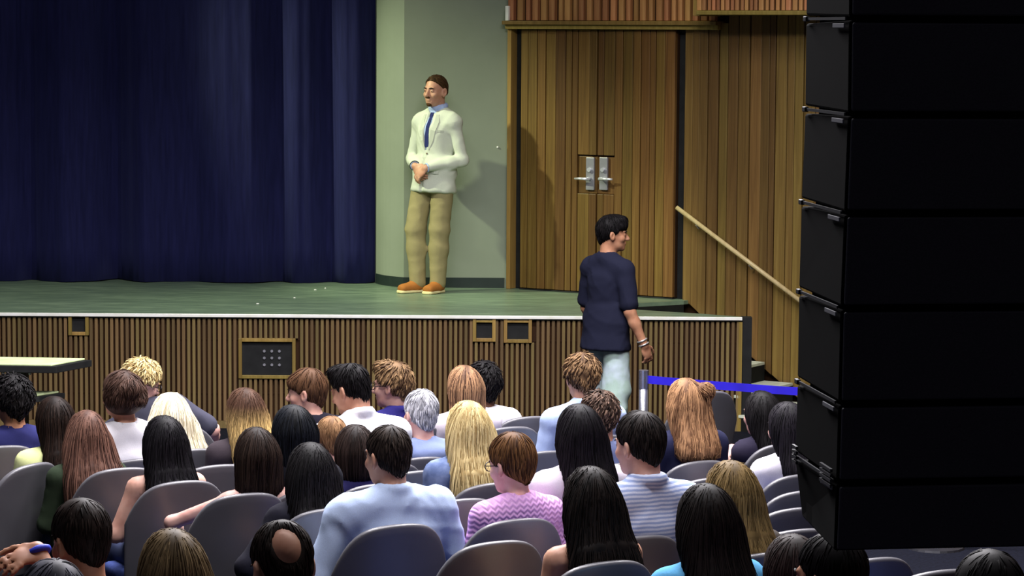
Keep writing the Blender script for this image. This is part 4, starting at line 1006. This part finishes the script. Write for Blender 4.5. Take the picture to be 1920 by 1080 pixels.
seated('person with black hair in shadow under the speaker grille', 1852, 1030, 1.22, None, CH_ + 'of the person under the speaker grille', head=(0, 6, 0),
       hair=H('short', BLK, t=.02, n=360, ln=.05, r=.0042, seed=sd()), top=Top((40, 38, 44)), skin=1)
# --- empty seats
for x, y, l in ((935, 1016, 'empty, between the blue shirted man and the thin strap woman'), (412, 874, 'empty, second rim right of the long black hair'), (868, 936, 'empty, between the pale blue shirt and the pink cardigan'),
                (786, 883, 'empty, left of the denim jacket'), (1336, 893, 'empty, right of the striped shirt'), (1512, 916, 'empty, second rim down beside the speaker stack'),
                (1498, 949, 'empty, third rim down beside the speaker stack'), (1500, 990, 'empty, fourth rim down beside the speaker stack'), (1024, 850, 'empty, left of the tall dark haired woman'), (1640, 1044, 'empty, in shadow just right of the magenta shirt'), (1768, 1066, 'empty, in shadow under the middle of the speaker grille'), (1330, 734, 'empty, alone in front of the slatted stage under the blue belt')):
    chair_at(chair_root(x, y)[0], CH_ + l)
# ------------------------------------------------------------------ man standing on the stage
def standing(root, s, sh, head, lean, arms, feet, spec, hipy=0., hipz=.93, bow=0):
    Rt = npm(Matrix.Rotation(R_(-lean), 3, 'X')); Rh = rotm(*head); J = dict(s=s, sh=sh, Rt=Rt, Rh=Rh, sw=spec.get('sw', .165))
    hip = V3(0, hipy, hipz * s); J['hip'] = hip; T = lambda p: hip + Rt @ (V3(*p) * s)
    J['nb'] = T((0, -.012, .50)); piv = J['nb'] + V3(0, .012, .056 * s); J['hc'] = piv + Rh @ (V3(0, .022, .088) * sh)
    for e, sg in (('L', -1), ('R', 1)):
        J['sh' + e] = T((sg * J['sw'], -.005, spec.get('shz', .398))); J['el' + e] = J['sh' + e] + V3(*arms['el' + e]) * s; J['wr' + e] = J['el' + e] + V3(*arms['wr' + e]) * s
        J['wr' + e] = V3(*arms['wa' + e]) if 'wa' + e in arms else J['wr' + e]; J['hd' + e] = V3(*arms['hd' + e]); J['hn' + e] = V3(*arms['hn' + e]); J['ht' + e] = sg; J['cu' + e] = arms.get('cu' + e, 25)
        a = V3(*feet['an' + e]); J['hp' + e] = T((sg * .088, 0, -.02)); J['an' + e] = a; k = (J['hp' + e] * .5 + a * .5) + V3(*feet.get('kn' + e, (0, .02, 0))); J['kn' + e] = k
        J['to' + e] = a + V3(*feet['to' + e])
    J['sole'] = 0.0; r = figure(root, J, spec); return J, r
man = empty('person', (0, 0, ZS), R_(147)); tag(man, 'man in pale blazer, blue tie and khaki trousers standing on the stage', 'person')
ZAX = dict(elL=(-.075, -.02, -.29), elR=(.09, -.01, -.29), wrL=(0, 0, 0), wrR=(0, 0, 0), waL=(-.055, .245, 1.03), waR=(.085, .20, 1.04), hdL=(.62, .12, -.62), hdR=(-.60, .28, -.62), hnL=(-.4, -1, -.2), hnR=(-.3, -1, .0), cuL=26, cuR=30)
msp = dict(hair=H('short', ((40, 28, 17), (84, 60, 38)), t=.0095, n=620, ln=.035, r=.004, hl=.052, fade=1, py=.085, seed=sd()), skin=1, h=.012, hf=.006, h2=.014, finehands='LR',
           waist=-.06, leg_r=(.092, .076, .072, .060), top=Top((176, 196, 236), collar=1, o=.010, h=.010, wr=.0, sleeve=0), legs=(150, 140, 100), wr_legs=.0036, wfl=60., baggy=-.006, sw=.152, fat=.94, armw=.92, shoe=(168, 106, 50), sole=(226, 214, 160))
JM, rM = standing(man, 1.055, 1.08, (-4, 3, -2), -4, ZAX, dict(anL=(-.085, .11, .085), anR=(.075, .17, .085), toL=(-.01, .15, -.05), toR=(.05, .14, -.05), knL=(0, .02, 0), knR=(.025, .045, 0)), msp, hipy=.04, hipz=.925)
# put head top at its place
top = JM['hc'] + JM['Rh'] @ V3(0, -.01, .130); p = at(818, 125, 21.9); Rz = Matrix.Rotation(R_(147), 3, 'Z'); q = Rz @ Vector(top)
man.location = (p.x - q.x, p.y - q.y, ZS)
T_ = rM['T']; s_ = JM['s']; RtM = JM['Rt']
F = Field(rM['lo'], rM['hi'], .0125); rM['torso'](F, .020)
F.add(tap(T_((0, 0, .12)), T_((0, .005, -.155)), (.158 * s_, .124 * s_), (.196 * s_, .158 * s_), RtM[:, 0], .03), .04)
for e in 'LR': rM['arm'](F, e, .012, upto=.95)
F.wrinkle(.0045, 60., 3)
nb = JM['nb']; F.cut(cone(nb + V3(0, .012, -.02), nb + V3(0, .01, .14), .062 * s_, .07 * s_), .01)
F.cut(tap(T_((0, .13, .50)), T_((.012, .155, .17)), (.046, .075), (.006, .06), RtM[:, 0], .02), .006)
F.cut(tap(T_((.015, .17, .17)), T_((.02, .20, -.20)), (.004, .06), (.03, .07), RtM[:, 0], .01), .004)
F.cut(half(-RtM[:, 2], -(RtM[:, 2] @ T_((0, 0, -.155)))), .004)
jk = field_obj('blazer', F, cloth_mat((208, 214, 198)), man)
# lapels, pocket flap, buttons
def strip(name, pts, wds, th, mat, parent, nrm):
    m = MB(); n = Vector(nrm).normalized(); L_ = []; R2 = []
    pts = [Vector(p) for p in pts]
    for i, p in enumerate(pts):
        t = (pts[min(i + 1, len(pts) - 1)] - pts[max(0, i - 1)]).normalized(); a = t.cross(n).normalized() * wds[i]; L_.append(p - a); R2.append(p + a)
    for i in range(len(pts) - 1): m.prism([L_[i], R2[i], R2[i + 1], L_[i + 1]], n * th)
    return m.obj(name, mat, parent)
ML = cloth_mat((198, 204, 188)); FJ = F; Ri = RtM
def surf(x, z, fld=None, off=.002):
    """point on the front of the blazer at torso coordinates x, z"""
    fld = fld or FJ; ys_ = np.linspace(.30, -.02, 120); P_ = np.array([T_((x, y_ / s_, z)) for y_ in ys_]); d_ = fld.sample(P_); i_ = int(np.argmax(d_ < 0)) if (d_ < 0).any() else 60
    return P_[i_] + Ri @ V3(0, off, 0)
FS = Field(rM['lo'], rM['hi'], .014); rM['torso'](FS, .010)
for sg in (-1, 1):
    strip('lapel', [surf(sg * x_, z_) for x_, z_ in ((.058, .455), (.064, .40), (.056, .33), (.040, .25), (.018, .18))], [.012, .020, .021, .016, .004], .005, ML, man, (sg * .3, 1, .1))
    strip('pocket_flap', [surf(sg * x_, .012) for x_ in (.06, .09, .12)], [.018, .018, .018], .005, ML, man, (sg * .5, 1, 0))
strip('front_edge', [surf(.012, z_) for z_ in (.19, .12, .05, -.02, -.09, -.15)], [.016, .022, .024, .026, .03, .03], .006, ML, man, (0, 1, 0))
strip('breast_pocket', [surf(-x_, .325) for x_ in (.085, .105, .125)], [.009, .009, .009], .003, ML, man, (-.5, 1, 0))
TIE = cloth_mat((44, 52, 104))
strip('tie', [surf(0, z_, FS, .003) for z_ in (.470, .45, .43, .36, .28, .20)], [.013, .017, .010, .015, .019, .020], .007, TIE, man, (0, 1, .15))
for z in (.15, .06): MB().ball(tuple(surf(-.004, z, None, .006)), .008, 8, 6).obj('button', plain('button_tan', (120, 108, 84), .4), man, True)
for e in 'LR':
    d_ = JM['wr' + e] - JM['el' + e]; L_ = np.linalg.norm(d_); d_ = d_ / L_; a_ = np.cross(d_, V3(0, 0, 1)); a_ /= np.linalg.norm(a_); b_ = np.cross(d_, a_)
    MB().tube([JM['el' + e] + d_ * (L_ * .965) + (a_ * math.cos(t) + b_ * math.sin(t)) * .034 for t in np.linspace(0, 2 * math.pi, 17)], .006, 6, False).obj('cuff', cloth_mat((176, 196, 236)), man, True)
# beard and moustache
Hh = rM['H']; F = Field(JM['hc'] - .14, JM['hc'] + .13, .0055); Rm = JM['Rh']; sh_ = JM['sh']
def EB(c, r, k=.012): F.add(ell(Hh(c), V3(*r) * sh_, Rm), k)
EB((0, .034, -.070), (.0515, .0545, .044)); EB((0, .073, -.098), (.025, .023, .020)); 
F.cut(half(Rm @ V3(0, .35, 1), (Rm @ V3(0, .35, 1)) @ Hh((0, .085, -.064)) / np.linalg.norm(V3(0, .35, 1))), .004)
EB((0, .0945, -.047), (.027, .009, .0075), .003)
F.cut(half(Rm @ V3(0, -1, 0), (Rm @ V3(0, -1, 0)) @ Hh((0, .012, 0))), .004)
v, q_ = F.mesh(); link('beard', np_mesh('beard', v, q_, True, {'rnd': np.random.rand(len(v)) * .6, 'tip': np.zeros(len(v))}), hair_mat((66, 42, 24), (110, 76, 46)), man)
# watch
wR = JM['wrR']; dw = JM['wrR'] - JM['elR']; dw /= np.linalg.norm(dw); c = wR - dw * .012; a = np.cross(dw, V3(0, 0, 1)); a /= np.linalg.norm(a); b = np.cross(dw, a)
MB().tube([c + (a * math.cos(t) + b * math.sin(t)) * .036 for t in np.linspace(0, 2 * math.pi, 17)], .008, 6, False).obj('wrist_watch', M_BLACK, man, True)

# ------------------------------------------------------------------ man walking past the stage
wk = empty('person', (0, 0, 0), R_(-42)); tag(wk, 'dark haired man in navy tee and pale jeans walking right in front of the stage', 'person')
wsp = dict(hair=H('short', BLK, t=.024, n=480, ln=.06, r=.0045, spk=.006, fringe=1, quiff=1, seed=sd()), skin=2, h=.013, hf=.007, h2=.016, finehands='R',
           top=Top((27, 29, 48), sleeve=.40, loose=.008, o=.014, hem=-.175, skirt=-.175, skw=.038, h=.012, wr=.0045), legs=(172, 196, 186), lpat='denim', lc2=(196, 212, 222), wr_legs=.005, wfl=60., waist=-.08, leg_r=(.086, .094, .096, .094), baggy=-.004, sw=.158, fat=.95, shoe=(220, 220, 224), sole=(236, 236, 236))
JW, rW = standing(wk, 1.0, 1.0, (-46, 4, 0), 2, dict(elL=(-.06, .03, -.29), elR=(.065, -.02, -.29), wrL=(-.0, .12, -.22), wrR=(.075, .07, -.235), hdL=(0, .4, -1), hdR=(.10, .35, -.9), hnL=(1, 0, 0), hnR=(-1, .2, 0), cuR=30),
                  dict(anL=(-.10, .16, .085), anR=(.09, -.12, .085), toL=(0, .15, -.05), toR=(.02, .14, -.05), knL=(0, .06, 0), knR=(0, .07, 0)), wsp, hipz=.945)
top = JW['hc'] + JW['Rh'] @ V3(0, 0, .137); Rz = Matrix.Rotation(R_(-42), 3, 'Z'); q = Rz @ Vector(top)
for Yw in np.linspace(16.5, 19.5, 61):
    p = at(1152, 403, Yw)
    if p.z <= top[2]: break
wk.location = (p.x - q.x, p.y - q.y, 0)
wR = JW['wrR']; dw = JW['wrR'] - JW['elR']; dw /= np.linalg.norm(dw); c = wR - dw * .01; a = np.cross(dw, V3(1, 0, 0)); a /= np.linalg.norm(a); b = np.cross(dw, a)
for k_ in (0, .03): MB().tube([c - dw * k_ + (a * math.cos(t) + b * math.sin(t)) * .034 for t in np.linspace(0, 2 * math.pi, 17)], .006, 6, False).obj('bracelet', plain('silver_bracelet', (190, 186, 184), .3, .5, .6), wk, True)

# ------------------------------------------------------------------ belt barrier
def post(x, y, Y, label):
    p = at(x, y, Y); e = empty('barrier_post', (p.x, Y, zf(Y))); tag(e, label, 'barrier post', 'belt barrier posts'); h = p.z - zf(Y)
    MB().tube([(0, 0, .02), (0, 0, h - .10)], .028, 16).obj('tube', M_POST, e, True); MB().tube([(0, 0, h - .11), (0, 0, h)], .030, 16).obj('belt_head', M_POST, e)
    MB().tube([(0, 0, 0), (0, 0, .012), (0, 0, .03)], [.17, .165, .05], 24).obj('base_plate', M_LEG, e); return Vector((p.x, Y, p.z))
pa = post(1207, 694, 15.9, 'chrome belt barrier post beside the walking man'); pb = post(1760, 730, 15.4, 'chrome belt barrier post hidden behind the speaker stack')
m = MB(); n_ = 24; prev = None
for i in range(n_ + 1):
    t = i / n_; c = pa.lerp(pb, t) + Vector((0, 0, -.055 - .012 * math.sin(math.pi * t))); m.v += [tuple(c + Vector((0, -.001, -.024))), tuple(c + Vector((0, -.001, .024))), tuple(c + Vector((0, .001, .024))), tuple(c + Vector((0, .001, -.024)))]
for i in range(n_):
    for j in range(4): k2 = (j + 1) % 4; m.f.append((i * 4 + j, i * 4 + k2, i * 4 + 4 + k2, i * 4 + 4 + j))
tag(m.obj('barrier_belt', M_BELT), 'blue fabric belt stretched from the chrome post to the right', 'belt')

# ------------------------------------------------------------------ pale topped table at the left
Yt = 17.4; pt = at(128, 682, Yt); tb = empty('presentation_table', (pt.x - .64, Yt + .2, 0), R_(-4)); tag(tb, 'black table with pale top and lower shelf at the left of the stage', 'table')
zt_ = pt.z; zl = at(100, 741, Yt).z
def slab(name, x0, x1, y0, y1, z, th, mat, skew=.14):
    m = MB().prism([(x0, y0, z), (x1, y0, z), (x1 + skew, y1, z), (x0 + skew, y1, z)], (0, 0, -th)); return m.obj(name, mat, tb, bevel=.003)
slab('table_top', -.45, .55, -.2, .16, zt_, .012, M_TABT); slab('apron', -.47, .585, -.21, .17, zt_ - .0125, .045, M_BLACK, .15)
slab('shelf', -.10, .40, -.2, .04, zl, .012, M_TABT); slab('shelf_edge', -.11, .43, -.21, .05, zl - .0125, .035, M_BLACK, .15)
MB().box((.27, .05, (zt_ + zl) / 2 - .02), (.055, .05, (zt_ - zl) / 2 - .03)).obj('column', M_BLACK, tb, bevel=.006)
MB().box((.27, .05, zl / 2 - .03), (.05, .05, zl / 2 - .03)).obj('leg', M_BLACK, tb); MB().box((.22, .05, .02), (.3, .25, .02)).obj('foot', M_BLACK, tb, bevel=.006)
for dx in (-.09, .09): MB().ball((.27 + dx, -.02, zt_ - .085), .012, 8, 6).obj('knob', M_METAL, tb, True)

# ------------------------------------------------------------------ hanging line array speaker stack
YA = 6.0; ZP = YA / FPX
ar = empty('line_array_speaker', at(1750, 1030, YA)); tag(ar, 'tall black stack of hanging loudspeaker boxes at the right', 'loudspeaker'); bpy.context.view_layer.update()
jy = [-330, -148, 35, 215, 400, 578, 757, 905, 1036]; fx = [1594, 1594, 1593, 1591, 1584, 1577, 1573, 1569, 1564]; bx0 = [1515, 1513, 1511, 1509, 1502, 1497, 1494, 1490, 1503]
WD = .70; ph_ = R_(8); ex = Vector((math.cos(ph_), math.sin(ph_), 0)); ey = Vector((-math.sin(ph_), math.cos(ph_), 0))
def arr(o): o.parent = ar; o.matrix_parent_inverse = Matrix.Translation(ar.location).inverted(); return o
for i in range(len(jy) - 1):
    ft, fb_ = at(fx[i], jy[i] + 3, YA), at(fx[i + 1], jy[i + 1] - 3, YA); dep = .40
    bt, bb_ = ft + ey * dep, fb_ + ey * dep
    # slide rear corners so that the curve of the stack shows on its side
    for b_, px, yy in ((bt, bx0[i], jy[i]), (bb_, bx0[i + 1], jy[i + 1])):
        q = at(px, yy, b_.y); b_.x = q.x
    bt.z -= .006; bb_.z += .006
    cab = MB(); pr_ = [ft, bt, bb_, fb_]; nx_ = [p + ex * WD + (ey * 0) for p in (ft, fb_)] + [bt + ex * WD * .9, bb_ + ex * WD * .9]
    cab.v = [tuple(p) for p in (ft, bt, bb_, fb_, nx_[0], nx_[2], nx_[3], nx_[1])]
    cab.f = [(0, 1, 2, 3), (4, 7, 6, 5), (0, 4, 5, 1), (3, 2, 6, 7), (1, 5, 6, 2), (0, 3, 7, 4)]
    cb = arr(cab.obj('cabinet', M_SPK, None, bevel=.006))
    g = MB(); n = -ey; ins = .005
    g.prism([ft + ex * ins + Vector((0, 0, -ins)) + n * .001, ft + ex * (WD - ins) + Vector((0, 0, -ins)) + n * .001, fb_ + ex * (WD - ins) + Vector((0, 0, ins)) + n * .001, fb_ + ex * ins + Vector((0, 0, ins)) + n * .001], n * .012)
    arr(g.obj('grille', M_GRIL, None, bevel=.004))
    # rigging along the joint: rear lug, front lug with label, link bar
    jr = bb_ + Vector((0, 0, -.008)); jf = fb_ + Vector((0, 0, -.003)); sd_ = (jf - jr).normalized(); out = sd_.cross(Vector((0, 0, 1))).normalized()
    if out.x > 0: out = -out
    RL = Matrix((sd_, out, sd_.cross(out))).transposed()
    if i < len(jy) - 2:
        arr(MB().box(jr + sd_ * .02 + out * .004, (.014, .005, .006), RL).obj('rear_lug', M_RIG, None, bevel=.002))
        arr(MB().box(jr.lerp(jf, .5) + out * .003, ((jf - jr).length * .45, .002, .0035), RL).obj('link_bar', M_RIG, None))
        lb = arr(MB().box(jf - sd_ * .07 + out * .006 + Vector((0, 0, -.016)), (.05, .002, .005), RL).obj('badge', M_LBL, None, bevel=.001))
        if i == len(jy) - 3:
            for zz in range(4):
                arr(MB().box(jf - sd_ * .07 + out * .008 + Vector((0, 0, -.012 + .012 * zz)), (.05, .003, .0035), RL).obj('rigging_pin', M_RIG, None))
                arr(MB().box(jr + sd_ * .03 + out * .008 + Vector((0, 0, -.012 + .012 * zz)), (.02, .003, .0035), RL).obj('rigging_pin', M_RIG, None))
cs = MB()
for i in range(len(jy) - 1):
    a_, b_ = at(fx[i] + 14, jy[i] - 4, YA) + ey * .03, at(fx[i + 1] + 14, jy[i + 1] - (-4 if i < len(jy) - 2 else 12), YA) + ey * .03
    cs.prism([a_, b_, b_ + ex * (WD - .06), a_ + ex * (WD - .06)], ey * .3)
arr(cs.obj('coupling_spine', M_SPK, None))
tp_ = at(fx[0], jy[0], YA); fr = MB(); c = tp_ + ex * (WD / 2) + ey * .2 + Vector((0, 0, .05))
for sg in (-1, 1): fr.box(c + ex * sg * (WD / 2 - .03), (.02, .24, .035), Matrix((ex, ey, Vector((0, 0, 1)))).transposed())
fr.box(c, (WD / 2, .03, .03), Matrix((ex, ey, Vector((0, 0, 1)))).transposed()); arr(fr.obj('flying_frame', M_RIG, None))
for sg in (-1, 1): arr(MB().tube([c + ex * sg * .25, c + ex * sg * .1 + Vector((0, 0, .9)), c + ex * sg * .1 + Vector((0, 0, 3.2))], .008, 6).obj('hanging_cable', M_RIG, None))
